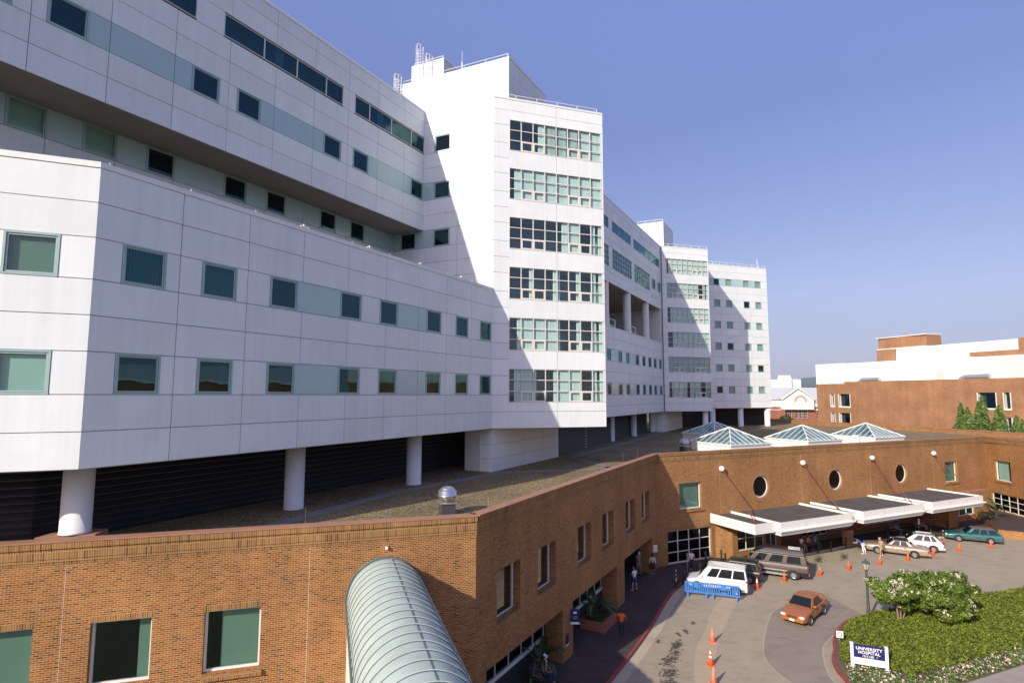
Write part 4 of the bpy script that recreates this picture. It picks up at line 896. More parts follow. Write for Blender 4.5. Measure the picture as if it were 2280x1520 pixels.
# ================================================================ GROUND
def flat(name, poly, z, m): m2 = MB(); m2.face([(x, y, z) for x, y in poly], m); return struct(name, m2)
def smooth_poly(pts, k=4, closed=False):
    out = []; n = len(pts)
    for i in range(n if closed else n-1):
        p0 = Vector(pts[(i-1) % n] if closed or i > 0 else pts[0]); p1 = Vector(pts[i]); p2 = Vector(pts[(i+1) % n]); p3 = Vector(pts[(i+2) % n] if closed or i+2 < n else pts[-1])
        for j in range(k):
            t_ = j/k; q = .5*((2*p1)+(-p0+p2)*t_+(2*p0-5*p1+4*p2-p3)*t_*t_+(-p0+3*p1-3*p2+p3)*t_**3); out.append((q.x, q.y))
    if not closed: out.append(tuple(pts[-1]))
    return out
flat('ground', [(-9000, -3000), (9000, -3000), (9000, 12000), (-9000, 12000)], -.03, 'far_ground')
flat('road', [(-6, 4), (75, 4), (75, 58), (62, 70), (40, 66), (12, 51), (3, 29)], 0, 'road')
curbL = smooth_poly([(-3.5, 14.5), (.8, 23.2), (5.26, 30.95), (7.67, 35.14), (9.68, 38.92), (11.45, 42.5), (13.0, 45.2), (14.6, 47.3), (17.5, 49.4), (22, 51.7), (30, 55.6), (40, 60.4), (52.0, 61.6)])
def ribbon(P, w0, w1, z0, z1, m, name, kind=None, top=True):
    m2 = MB(); V = [Vector(p) for p in P]; L = []
    for i, p in enumerate(V):
        d = (V[min(i+1, len(V)-1)]-V[max(i-1, 0)]).normalized(); n = Vector((d.y, -d.x)); L.append((p+n*w0, p+n*w1))
    for (a, b), (c, d) in zip(L, L[1:]):
        if z0 is None: m2.face([(*b, z1), (*d, z1), (*c, z1), (*a, z1)], m)
        else: m2.quadbox([(*a, z0), (*b, z0), (*d, z0), (*c, z0), (*a, z1), (*b, z1), (*d, z1), (*c, z1)], m)
    return struct(name, m2)
nred = 29
ribbon(curbL[:nred], -.16, .0, -.02, ZG+.004, 'red_curb', 'red_curb'); ribbon(curbL[nred-1:], -.16, 0, -.02, ZG+.004, 'gutter', 'kerb')
ribbon(curbL[:nred-2], .004, .62, None, .006, 'gutter', 'gutter')
side = [tuple(p) for p in curbL]
inner = [f3.xy(53, 0.0), f3.xy(8, 0), B2, f2.xy(15, -1.3), f2.xy(0, -1.3), (-8, 22), (-14, 10)]
def poly_off(P, w):
    V = [Vector(p) for p in P]; out = []
    for i, p in enumerate(V):
        d = (V[min(i+1, len(V)-1)]-V[max(i-1, 0)]).normalized(); n = Vector((d.y, -d.x)); out.append(tuple(p+n*w))
    return out
m2 = MB(); m2.prism(poly_off(side, -.16)+inner, -.02, ZG, 'pavers'); struct('sidewalk', m2)
bandL = [(15.2+1.2, 42.48+1.6), (15.2, 42.48), (14.01, 40.52), (12.51, 37.55), (11.58, 35.89), (10.85, 34.38), (10.23, 32.67), (9.74, 30.93), (9.2, 27)]
bandR = [(18.6, 45.8), (17.34, 43.62), (15.81, 41.2), (14.38, 38.73), (13.28, 36.83), (12.11, 34.37), (11.45, 32.66), (10.91, 30.92), (10.4, 27)]
flat('concrete_band', smooth_poly(bandR)+smooth_poly(bandL)[::-1], .008, 'road_band')
seam = [(24, 44.6), (20.02, 42.07), (18.53, 40.84), (17.2, 38.83), (15.69, 36.07), (14.82, 34.09), (14.65, 32.99), (14.71, 31.96), (14.9, 31.07), (15.6, 28)]
seam2 = [(24.6, 39.3), (22.4, 38.6), (20.45, 36.88), (19.09, 35.48), (18.37, 34.28), (17.54, 32.4), (17.22, 30.98), (17.3, 28)]
flat('road_patch', smooth_poly(seam)+smooth_poly(seam2)[::-1], .004, 'road_dark')
ribbon(smooth_poly(seam[1:]), -.022, .022, None, .009, 'seam_light', 'road_seam'); ribbon(smooth_poly(seam2), -.025, .025, None, .0095, 'seam_light', 'road_seam')
for pts in ([(26.8, 52.0), (29.6, 50.4)], [(30.2, 53.7), (33.6, 51.9)], [(20.6, 38.2), (26.5, 43.2)], [(13.4, 32.0), (9.4, 33.9)], [(15.2, 37.9), (17.8, 36.4)], [(26, 46), (40, 53.5)], [(33, 47), (50, 56)], [(38, 46.5), (34.2, 58.2)]): ribbon(pts, -.012, .012, None, .0105, 'seam_light', 'road_seam')
# oil stains in the lane
for i, (x, y, a, b, r_) in enumerate(((9.2, 33.6, 1.3, .38, 62), (8.7, 32.0, .8, .4, 62), (10.1, 35.5, .8, .22, 60), (11.3, 37.6, .35, .13, 40), (12.2, 38.9, .4, .12, 60), (10.7, 37.0, .3, .1, 20), (9.1, 36.0, .22, .1, 50), (31.5, 54.2, 1.4, .35, 62), (28.5, 53.2, 1.7, .4, 62), (8.3, 30.9, .6, .35, 50))):
    m2 = MB()
    for k in range(260 if a > .5 else 40):
        q, w = rng.normal(0, .5, 2); sx = rng.exponential(.028)+.008; cx = x+q*a*math.sin(R(r_-30))+w*b*math.cos(R(r_-30)); cy = y+q*a*math.cos(R(r_-30))-w*b*math.sin(R(r_-30)); ph = rng.uniform(0, 6)
        m2.face([(cx+sx*(1+.4*math.sin(3*t_+ph))*math.cos(t_), cy+sx*.7*(1+.3*math.cos(2*t_+ph))*math.sin(t_), .012+.00002*k) for t_ in np.linspace(0, 2*math.pi, 8)[:-1]], 'oil_stain')
    o = struct('oil_stain', m2)
isl = smooth_poly([(17.2, 28.5), (17.92, 30.98), (18.12, 32.21), (18.63, 33.56), (19.33, 34.59), (20.13, 36.04), (21.24, 37.5), (22.37, 38.67), (23.57, 39.35), (25.42, 40.2), (30, 41.7), (35.28, 43.45), (39.9, 44.92), (46, 46.6), (54, 47)])
ribbon(isl, -.15, .0, -.02, .15, 'red_curb', 'red_curb')
walk = [(17.9, 28.0), (24.15, 30.86), (28.71, 32.74), (40, 37.4), (56, 43)]
m2 = MB(); m2.prism(poly_off(isl, .0)[::-1]+[(17.0, 27.3), (24.3, 30.4), (28.9, 32.3), (40.2, 37), (56, 42.4)], -.02, .12, 'soil'); struct('planting_bed', m2)
m2 = MB(); m2.prism([(24.15, 30.9), (17.0, 27.9), (17, 22), (60, 22), (60, 44.4), (40, 37.4)][::-1], -.02, .135, 'walk_far'); struct('footpath', m2)
# ================================================================ PLANTING
def inpoly(P, X, Y):
    P = np.array(P); n = len(P); c = np.zeros(len(X), bool); j = n-1
    for i in range(n):
        a = (P[i, 1] > Y) != (P[j, 1] > Y); xx = (P[j, 0]-P[i, 0])*(Y-P[i, 1])/(P[j, 1]-P[i, 1]+1e-12)+P[i, 0]; c ^= a & (X < xx); j = i
    return c
hb = [(18.9, 32.9), (20.1, 32.6), (21.72, 31.4), (24.6, 32.6), (26.61, 33.3), (29.03, 34.3), (34, 36.3), (46, 41), (54, 43.3)]
hedgepoly = [tuple(p) for p in poly_off(isl[12:], .22)][::1]+hb[::-1]
N_ = 230000
X = rng.uniform(18, 54, N_); Y = rng.uniform(30, 47, N_); k = inpoly(hedgepoly, X, Y); X, Y = X[k], Y[k]
hh = .36+.05*np.sin(X*1.7+Y*.9)*np.cos(Y*1.3-X*.6)+.03*np.sin(X*4.1)*np.sin(Y*3.7)
V = (Vector((0, 0)),)
hp = np.array(hedgepoly)
def edgedist(X, Y, P):
    d = np.full(len(X), 1e9)
    for i in range(len(P)):
        a = P[i]; b = P[(i+1) % len(P)]; ab = b-a; t_ = np.clip(((X-a[0])*ab[0]+(Y-a[1])*ab[1])/(ab@ab+1e-9), 0, 1); d = np.minimum(d, np.hypot(X-a[0]-t_*ab[0], Y-a[1]-t_*ab[1]))
    return d
ed = edgedist(X, Y, hp); hh = hh*np.clip(.35+ed*2.2, 0, 1)+.14
Z = hh*rng.uniform(.72, 1.08, len(X))**1.0+rng.exponential(.035, len(X)); Nn = np.tile([0., 0, 1], (len(X), 1))
o = link('hedge', leaves('hedge', np.stack([X, Y, Z], 1), Nn, .055, 'leaf_hedge', 1.7, .9)); tag(o, 'wide bed of low clipped olive green ground cover on the island', 'ground cover', kind='stuff')
fp = [(18.0, 31.2), (18.75, 32.75), (20.1, 32.4), (21.72, 31.3), (24.6, 32.5), (29.03, 34.2), (40, 38.6), (40.3, 37.6), (28.8, 32.85), (24.2, 31.05), (19.5, 29.1), (17.3, 28.3)]
X = rng.uniform(17, 41, 90000); Y = rng.uniform(28, 39, 90000); k = inpoly(fp, X, Y); X, Y = X[k], Y[k]
Z = .14+rng.uniform(0, .2, len(X))*(.6+.4*np.sin(X*5)*np.sin(Y*4)); mi_ = (rng.random(len(X)) > .93).astype(int)+(rng.random(len(X)) > .975).astype(int); mi_ = np.minimum(mi_, 2); Z = np.where(mi_ > 0, Z+.06, Z)
o = link('flower_bed', leaves('flower_bed', np.stack([X, Y, Z], 1), np.tile([0., 0, 1], (len(X), 1)), .045, 'leaf_flower', 1.5, .8, mats=['leaf_flower', 'blossom_pink', 'blossom_white'], midx=mi_)); tag(o, 'low bed of small pink and white flowers along the footpath', 'flower bed', kind='stuff')
def blobtree(name, label, cat, loc, blobs, trunk, lname, nleaf, lsize, flowers=0, group=None, fl='blossom_white', asp=1.6):
    t = thing(name, label, cat, loc, 0, group); P = []; NN = []; F = []; FN = []
    tot = sum(b[3]*b[3] for b in blobs)
    for b in blobs:
        cx, cy, cz, r = b[:4]; sq_ = b[4] if len(b) > 4 else .8; n = int(nleaf*r*r/tot)
        D = rng.normal(0, 1, (n, 3)); D /= np.linalg.norm(D, axis=1)[:, None]; rr = r*rng.uniform(.35, 1.08, (n, 1))**.6*(1+.16*np.sin(D[:, :1]*7+cx*5)*np.cos(D[:, 1:2]*6+cy))
        Q = D*rr*[1, 1, sq_]+[cx, cy, cz]; P.append(Q); NN.append(D+[0, 0, .5])
        if flowers:
            m_ = int(flowers*r*r/tot); D = rng.normal(0, 1, (m_, 3)); D[:, 2] = np.abs(D[:, 2])*.8+.1; D /= np.linalg.norm(D, axis=1)[:, None]
            for d_ in D:
                c = d_*r*[1.03, 1.03, sq_*1.05]+[cx, cy, cz]; q = rng.normal(0, .055, (14, 3))+c; F.append(q); FN.append(np.tile(d_, (14, 1)))
    link('crown', leaves('crown', np.concatenate(P), np.concatenate(NN), lsize, lname, asp, .8), t)
    if flowers: link('blossom', leaves('blossom', np.concatenate(F), np.concatenate(FN), .035, fl, 1.1, .8), t)
    m2 = MB()
    for pts, rs in trunk: m2.path(pts, rs, 'bark', 7)
    link('trunk', m2.mesh('trunk'), t); return t
def rb(n, cx, cy, cz, sx, sy, sz, r0, r1):
    out = []
    for _ in range(n):
        d = rng.normal(0, 1, 3); d /= np.linalg.norm(d); k_ = rng.uniform(.5, 1); out.append((cx+d[0]*sx*k_, cy+d[1]*sy*k_, cz+d[2]*sz*k_, rng.uniform(r0, r1), rng.uniform(.55, .85)))
    return out
blobtree('crape_myrtle', 'large leafy flowering tree with white blossom on the planted island', 'tree', (28.3, 38.0, .12), rb(30, .1, 0, 2.05, 2.5, 1.6, 1.25, .5, .85)+rb(5, .4, -.4, .9, 1.9, .8, .25, .45, .65), [([(0, 0, 0), (.2, 0, 1.0), (.9, .2, 2.3)], [.09, .06, .02]), ([(0, .1, 0), (-.5, 0, 1.2), (-1.1, .2, 2.4)], [.08, .05, .02]), ([(.15, 0, 0), (.7, -.2, 1.0), (1.6, -.1, 2.0)], [.07, .05, .02]), ([(0, 0, 0), (0, .2, 1.3), (.1, .3, 3.0)], [.08, .05, .02])], 'leaf_tree', 26000, .07, 230, 'flowering trees on the island')
blobtree('crape_myrtle', 'smaller flowering tree reaching over the lamp post from the island', 'tree', (25.6, 38.2, .12), rb(15, -.1, 0, 2.3, 1.45, 1.2, .62, .32, .6)+[(-1.5, 0, 2.6, .42, .6), (-1.2, .1, 1.9, .4, .6), (.3, 0, 1.3, .5, .7)], [([(0, 0, 0), (-.1, 0, 1.1), (-.7, .1, 2.2)], [.06, .05, .02]), ([(.12, 0, 0), (.2, .1, 1.2), (.4, .2, 2.4)], [.06, .05, .02]), ([(.2, .1, 0), (.5, 0, 1.1), (1.0, .1, 2.1)], [.05, .04, .02])], 'leaf_tree', 9500, .07, 150, 'flowering trees on the island')
for i, (x, y, h, r, lab) in enumerate(((72.9, 90, 10.9, 3.0, 'pointed bright green conifer in front of the far brick wall, leftmost'), (75.4, 90, 11.9, 3.5, 'tallest pointed conifer in front of the far brick wall'), (77.6, 89, 10.6, 2.8, 'narrow conifer in front of the far brick wall, right of the tallest'), (79.8, 88, 8.9, 2.6, 'low rounded conifer at the right of the evergreen group'))):
    n = int(5200*r/2); zz = rng.random(n)**.9; a = rng.uniform(0, 2*math.pi, n); ld = rng.integers(0, 5, n); la = ld*1.26+i; lh = .74+.26*((ld*7+i*3) % 5)/4; lump = .62+.38*np.sin(a*4+zz*17+i)*np.sin(zz*31+a*3); rad = r*.74*(1-zz)**.8*lump*rng.uniform(.4, 1.1, n)**.5+.06
    P = np.stack([rad*np.cos(a)+np.cos(la)*r*.36*(1-zz*.6), rad*np.sin(a)+np.sin(la)*r*.36*(1-zz*.6), 3.0+zz*h*lh+rng.normal(0, .12, n)], 1); NN = np.stack([np.cos(a), np.sin(a), np.full(n, .6)], 1); NN = NN
    t = thing('conifer', lab, 'tree', (x, y, 0), 0, 'conifers by the far brick building'); t.scale = (1, 1, 1)
    link('crown', leaves('crown', P, NN, .15, 'leaf_conifer', 2.0, .6), t); m2 = MB(); m2.tube((0, 0, 0), (0, 0, 3+h*.8), .22, 'bark', 7, .05); link('trunk', m2.mesh('trunk'), t)
def banana(name, loc, n, L, lab, grp, base=.5, seed=1):
    rr = random.Random(seed); t = thing(name, lab, 'plant', loc, 0, grp); m2 = MB()
    for i in range(3): m2.tube((rr.uniform(-.08, .08), rr.uniform(-.08, .08), 0), (rr.uniform(-.12, .12), rr.uniform(-.12, .12), base), .05, 'leaf_dark', 7, .03)
    link('stem', m2.mesh('stem'), t); m3 = MB()
    for i in range(n):
        a = 2*math.pi*i/n+rr.uniform(-.3, .3); el = rr.uniform(.55, 1.35); ln = L*rr.uniform(.75, 1.1); w = .17*rr.uniform(.8, 1.2); prev = None; p = Vector((0, 0, base*.6)); e = el
        for k in range(8):
            d = Vector((math.cos(a)*math.cos(e), math.sin(a)*math.cos(e), math.sin(e))); sd_ = Vector((-math.sin(a), math.cos(a), 0)); ww = w*math.sin(math.pi*min(1, (k+.4)/7.6))**.6 if k > 1 else .02
            cur = (p-sd_*ww+Vector((0, 0, ww*.35)), p.copy(), p+sd_*ww+Vector((0, 0, ww*.35)))
            if prev: m3.face([prev[0], cur[0], cur[1], prev[1]], 'leaf_banana'); m3.face([prev[1], cur[1], cur[2], prev[2]], 'leaf_banana')
            prev = cur; p = p+d*ln/7; e -= .27*rr.uniform(.7, 1.2)
    link('leaf_fan', m3.mesh('leaf_fan'), t); return t
def planter(loc, rz, w, d, h, lab):
    t = thing('brick_planter', lab, 'planter', loc, rz, 'brick planters under the arcade'); m2 = MB()
    for (x0, x1, y0, y1) in ((-w, w, -d, -d+.22), (-w, w, d-.22, d), (-w, -w+.22, -d+.22, d-.22), (w-.22, w, -d+.22, d-.22)): m2.box(x0, x1, y0, y1, 0, h, 'brick_red')
    link('brick_rim', m2.mesh('brick_rim'), t); m3 = MB(); m3.box(-w+.23, w-.23, -d+.23, d-.23, 0, h-.08, 'soil'); link('soil_fill', m3.mesh('soil_fill'), t)
    P = np.stack([rng.uniform(-w+.25, w-.25, 900), rng.uniform(-d+.25, d-.25, 900), h-.06+rng.uniform(0, .28, 900)], 1); link('undergrowth', leaves('undergrowth', P, rng.normal(0, 1, P.shape), .05, 'leaf_dark'), t)
planter((5.75, 38.2, ZG), f2.rz, 1.15, .85, .55, 'low square brick planter on the shaded pavement beside the orange shirt')
banana('banana_plant', (5.6, 38.5, ZG+.45), 11, 2.0, 'tall broad leaved plant growing in the brick planter', 'broad leaved plants along the building', .8, 3)
banana('banana_plant', (1.6, 31.7, ZG), 12, 2.3, 'broad leaved plant at the bottom of the arcade near the seated man', 'broad leaved plants along the building', .8, 8)
banana('banana_plant', (57.3, 67.2, .8), 12, 2.4, 'tall broad leaved plant in the sunny corner behind the teal wagon', 'broad leaved plants along the building', 1.2, 11)
banana('banana_plant', (55.6, 66.5, .8), 9, 1.3, 'lower leafy plant in the sunny corner, left of the tall one', 'broad leaved plants along the building', .3, 15)
# ================================================================ VEHICLES
def wheel(parent, x, y, r, w, side, rimm='rim', wr=.62):
    m2 = MB(); s = 20
    def ringm(prof, mname, mb):
        k = len(mb.v)
        for (rr, yy) in prof:
            for j in range(s): t_ = 2*math.pi*j/s; mb.v.append((rr*math.cos(t_), yy*side, rr*math.sin(t_)))
        for i in range(len(prof)-1):
            for j in range(s): q = (j+1) % s; mb.f.append((k+i*s+j, k+i*s+q, k+(i+1)*s+q, k+(i+1)*s+j)); mb.m.append(mb.mi(mname))
    ringm([(r*wr, -w/2), (r*.94, -w/2), (r, -w*.36), (r, w*.36), (r*.94, w/2), (r*wr, w/2)], 'tyre', m2)
    o = link('wheel', m2.mesh('wheel'), parent); o.location = (x, y, r)
    m3 = MB(); ringm([(r*wr, w*.49), (r*wr*.93, w*.34), (r*wr*.85, w*.30)], rimm, m3)
    for k in range(6):
        a = 2*math.pi*k/6; c, s_ = math.cos(a), math.sin(a); tx, tz = -s_*.05, c*.05; R1 = r*wr*.88
        m3.face([(c*.04-tx, w*.36*side, s_*.04-tz), (c*R1-tx*1.3, w*.33*side, s_*R1-tz*1.3), (c*R1+tx*1.3, w*.33*side, s_*R1+tz*1.3), (c*.04+tx, w*.36*side, s_*.04+tz)], rimm)
    m3.face([(.07*math.cos(2*math.pi*j/10), w*.38*side, .07*math.sin(2*math.pi*j/10)) for j in range(10)], rimm)
    link('rim', m3.mesh('rim'), o); m4 = MB(); m4.face([(r*wr*.92*math.cos(2*math.pi*j/16), w*.2*side, r*wr*.92*math.sin(2*math.pi*j/16)) for j in range(16)], 'black_trim'); link('brake_disc', m4.mesh('brake_disc'), o)
def loftbody(st, m, frac=((0, 1.0), (.70, .995), (.93, .93), (1.0, .70), (1.0, .38), (.95, .08), (.80, 0)), lower=None):
    """stations: (x, zbot, ztop, halfwidth)"""
    mb = MB(); n = len(frac); ringn = 2*n-1
    for (x, zb, zt, w) in st:
        P = [(w*f, zb+(zt-zb)*h) for f, h in frac]; P = [(-a, b) for a, b in P[::-1]]+P[1:]
        mb.v += [(x, a, b) for a, b in P]
    i0 = mb.mi(m); i1 = mb.mi(lower or m)
    for i in range(len(st)-1):
        for j in range(ringn-1):
            lowf = j in (0, 1) or j in (ringn-2, ringn-3)
            mb.f.append((i*ringn+j, i*ringn+j+1, (i+1)*ringn+j+1, (i+1)*ringn+j)); mb.m.append(i1 if lowf else i0)
        mb.f.append((i*ringn+ringn-1, i*ringn, (i+1)*ringn, (i+1)*ringn+ringn-1)); mb.m.append(i1)
    mb.f.append(tuple(range(ringn))[::-1]); mb.m.append(i0); e = (len(st)-1)*ringn; mb.f.append(tuple(e+j for j in range(ringn))); mb.m.append(i0)
    return mb
def fixn(me):
    b = bmesh.new(); b.from_mesh(me); bmesh.ops.recalc_face_normals(b, faces=b.faces); b.to_mesh(me); b.free()
def bevel(o, w=.03, s=2, sm=True):
    fixn(o.data); md = o.modifiers.new('bevel', 'BEVEL'); md.width = w; md.segments = s; md.limit_method = 'ANGLE'; md.angle_limit = R(28)
    if sm: o.data.polygons.foreach_set('use_smooth', [True]*len(o.data.polygons)); w_ = o.modifiers.new('wn', 'WEIGHTED_NORMAL'); w_.keep_sharp = True
def vehicle(name, label, cat, center, head, paint, roofpaint, sp):
    cx, cy = center; t = thing(name, label, cat, (cx, cy, .012), math.atan2(head[1], head[0]))
    L, W, H, wb, wr = sp['L'], sp['W'], sp['H'], sp['wb'], sp['wr']; hw = W/2; fo = sp.get('fo', (L-wb)/2); xf = wb/2+fo; xr = xf-L
    belt = sp['belt']; hoodf, hoodb = sp['hood']; zb = sp.get('zb', .2); trunk = sp['deck']; xc, xrf, xrr, xb = sp['cab']    # cowl, roof front, roof rear, base rear
    st = [(xf, zb+.14, hoodf-.16, hw*.70), (xf-.12, zb+.04, hoodf-.05, hw*.87), (xf-.38, zb, hoodf+.01, hw*.965), (xf-.8, zb, (hoodf+hoodb)/2+.02, hw), (xc+.02, zb, hoodb, hw), ((xc+xb)/2, zb, belt, hw*1.005), (xb, zb, belt+.01, hw)]
    if xb-xr > .4: st += [(xb-.25, zb, trunk, hw*.99), (xr+.25, zb+.02, trunk-.01, hw*.96), (xr+.06, zb+.08, trunk-.08, hw*.90), (xr, zb+.16, trunk-.22, hw*.82)]
    else: st += [(xr+.12, zb+.04, belt, hw*.985), (xr+.02, zb+.08, belt-.05, hw*.95)]
    o = link('body', loftbody(st, paint, lower=sp.get('lower')).mesh('body'), t)
    if H < 1.6: fixn(o.data); md = o.modifiers.new('sub', 'SUBSURF'); md.levels = 2; md.render_levels = 2; o.data.polygons.foreach_set('use_smooth', [True]*len(o.data.polygons))
    else: bevel(o, .05, 3)
    # cabin
    bw, rw = hw*sp.get('bw', .93), hw*sp.get('rw', .76); z0 = belt-.03; z1 = H; g = MB(); zf = hoodb-.03
    A = [(xc, -bw, zf), (xc, bw, zf), (xb, bw, z0), (xb, -bw, z0)]; B = [(xrf, -rw, z1-.03), (xrf, rw, z1-.03), (xrr, rw, z1-.03), (xrr, -rw, z1-.03)]
    mid = (xrf+xrr)/2; g.v += A+B+[(mid, -rw*.8, z1), (mid, rw*.8, z1)]
    for f in ((0, 1, 5, 4), (2, 3, 7, 6), (1, 2, 6, 5), (3, 0, 4, 7), (3, 2, 1, 0)): g.f.append(f); g.m.append(g.mi(paint))
    g.f += [(4, 5, 9, 8), (8, 9, 6, 7), (5, 6, 9), (7, 4, 8)]; g.m += [g.mi(roofpaint)]*4
    o = link('cabin', g.mesh('cabin'), t); bevel(o, .13 if H < 1.6 else .08, 5)
    def lerp(a, b, k): return tuple(a[i]+(b[i]-a[i])*k for i in range(3))
    def pane(nm, a, b, c, d, u0, u1, v0, v1, out, m='car_glass'):
        # quad a(bottom left) b(bottom right) c(top right) d(top left)
        def P(u, v): p = lerp(lerp(a, b, u), lerp(d, c, u), v); return (p[0]+out[0], p[1]+out[1], p[2]+out[2])
        m2 = MB(); m2.face([P(u0, v0), P(u1, v0), P(u1, v1), P(u0, v1)], m); o = link(nm, m2.mesh(nm), t); return o
    e = .014
    pane('windshield', A[0], A[1], B[1], B[0], .05, .95, .08, .93, (e, 0, e)); pane('rear_window', A[2], A[3], B[3], B[2], .08, .92, .12, .92, (-e, 0, e*.7))
    for (u0, u1) in sp['side']:
        for (a, b, c, d, sy) in ((A[1], A[2], B[2], B[1], 1), (A[3], A[0], B[0], B[3], -1)):
            uu0, uu1 = (u0, u1) if sy > 0 else (1-u1, 1-u0); pane('side_window', a, b, c, d, uu0, uu1, .14, .90, (0, e*sy, e*.5))
    for sx in (1, -1):
        x = sx*wb/2
        for sy in (1, -1):
            m2 = MB(); ra = wr*1.2; m2.face([(x+ra*math.cos(a), sy*(hw+.006), wr+ra*math.sin(a)) for a in np.linspace(-.35, math.pi+.35, 18)], 'black_trim'); link('wheel_arch', m2.mesh('wheel_arch'), t)
            wheel(t, x, sy*(hw-.045), wr, .2, sy, sp.get('rim', 'rim'))
    hz = hoodf-.13
    for sy in (1, -1):
        m2 = MB(); m2.box(xf-.20, xf-.03, *sorted((sy*hw*.52, sy*hw*.86)), hz-.085, hz+.055, 'clear_lens'); o = link('headlight', m2.mesh('headlight'), t); bevel(o, .03, 2)
        m2 = MB(); tz = sp.get('tail', trunk-.28); m2.box(xr+.0, xr+.17, *sorted((sy*hw*.62, sy*hw*.955)), tz-.09, tz+.11, 'red_lens'); o = link('taillight', m2.mesh('taillight'), t); bevel(o, .015, 1)
        m2 = MB(); m2.box(xc-.35, xc-.2, *sorted((sy*(hw-.05), sy*(hw+.15))), belt+.02, belt+.15, sp.get('mirror', paint)); o = link('mirror', m2.mesh('mirror'), t); bevel(o, .03, 2)
        m2 = MB()
        for dx in sp.get('doors', (.3, -.7)): m2.box(dx-.09, dx+.09, *sorted((sy*(hw-.02), sy*(hw+.018))), belt-.16, belt-.12, 'black_trim'); 
        for dx in sp.get('gaps', (.85, -.1, -1.0)): m2.box(dx-.006, dx+.006, *sorted((sy*(hw-.02), sy*(hw+.007))), zb+.14, belt-.06, 'black_trim')
        link('door_seams', m2.mesh('door_seams'), t)
    bp = sp.get('bumper', paint)
    m2 = MB(); m2.box(xf-.16, xf+.05, -hw*.80, hw*.80, zb+.10, zb+.29, bp); o = link('front_bumper', m2.mesh('front_bumper'), t); bevel(o, .05, 3)
    m2 = MB(); m2.box(xr-.06, xr+.16, -hw*.88, hw*.88, zb+.10, zb+.30, bp); o = link('rear_bumper', m2.mesh('rear_bumper'), t); bevel(o, .05, 3)
    m2 = MB(); m2.box(xf-.02, xf+.035, -hw*.36, hw*.36, hoodf-.22, hoodf-.10, 'black_trim'); m2.box(xf+.0, xf+.045, -.02, .02, hoodf-.22, hoodf-.10, 'chrome'); m2.box(xf+.0, xf+.045, -hw*.36, hw*.36, hoodf-.17, hoodf-.15, 'chrome'); link('grille', m2.mesh('grille'), t)
    for xa, xb_ in ((xf+.04, xf+.062), (xr-.075, xr-.06)):
        m2 = MB(); m2.box(xa, xb_, -.16, .16, zb+.14, zb+.28, 'plate'); link('number_plate', m2.mesh('number_plate'), t)
    if sp.get('trim'):
        for sy in (1, -1):
            m2 = MB(); tm, z0_, z1_ = sp['trim']; m2.box(-wb/2+wr*1.25, wb/2-wr*1.25, *sorted((sy*(hw-.01), sy*(hw+.022))), z0_, z1_, tm); link('side_trim', m2.mesh('side_trim'), t)
    if sp.get('rack'):
        m2 = MB()
        for sy in (1, -1): m2.box(xrr+.15, xrf-.15, *sorted((sy*rw*.86, sy*rw*.92)), H+.0, H+.05, sp['rack'])
        link('roof_rails', m2.mesh('roof_rails'), t)
    return t, xf, xr
for nm, c, v_ in (('paint_orange', (.38, .125, .018), 0), ('paint_white', (.78, .78, .77), 0), ('paint_green', (.018, .026, .018), 0), ('paint_brown', (.10, .078, .068), 0), ('paint_dark', (.016, .013, .014), 0), ('paint_beige', (.34, .27, .20), 0), ('paint_vinyl', (.045, .036, .032), 0), ('paint_silver', (.66, .64, .66), 0), ('paint_teal', (.015, .135, .135), 0), ('paint_greyteal', (.09, .115, .12), 0)):
    mat(nm, c, .35, metal=.15, var=.03, coat=.7)
vehicle('orange_sedan', 'copper orange compact sedan driving towards the camera on the curved drive', 'car', (20.25, 39.96), (-.724, -.69), 'paint_orange', 'paint_orange',
    dict(L=4.43, W=1.71, H=1.42, wb=2.64, wr=.31, belt=.92, hood=(.74, .90), deck=.98, cab=(.82, .12, -1.0, -1.72), side=((.16, .45), (.49, .80)), rw=.72, zb=.18))
sp_ = [o for o in col.objects if o.name == 'orange_sedan'][0]
m2 = MB(); m2.box(-2.12, -1.92, -.62, .62, 1.12, 1.15, 'paint_orange'); [m2.box(-2.1, -1.95, *sorted((s*.5, s*.58)), .96, 1.12, 'paint_orange') for s in (1, -1)]; link('spoiler', m2.mesh('spoiler'), sp_)
vehicle('white_van', 'white passenger van parked behind the two blue plastic barricades', 'van', (16.2, 45.3), (-.914, .406), 'paint_white', 'paint_white',
    dict(L=4.5, W=1.96, H=1.93, wb=2.82, wr=.34, fo=.83, belt=1.13, hood=(.86, 1.08), deck=1.1, cab=(1.32, .62, -2.12, -2.24), side=((.15, .36), (.39, .67), (.70, .96)), rw=.885, bw=.985, zb=.24, bumper='paint_greyteal', tail=.98, doors=(.45,), gaps=(1.0, .0, -1.1)))
vehicle('green_suv', 'dark green boxy suv parked between the white van and black van', 'suv', (18.55, 47.9), (-.88, .47), 'paint_green', 'paint_green',
    dict(L=4.2, W=1.77, H=1.62, wb=2.58, wr=.35, belt=1.03, hood=(.92, .99), deck=1.05, cab=(.72, .30, -1.85, -2.06), side=((.10, .34), (.38, .62), (.66, .93)), rw=.80, zb=.3, bumper='black_trim', tail=.9, rack='black_trim', trim=('duct_metal', .55, .61)))
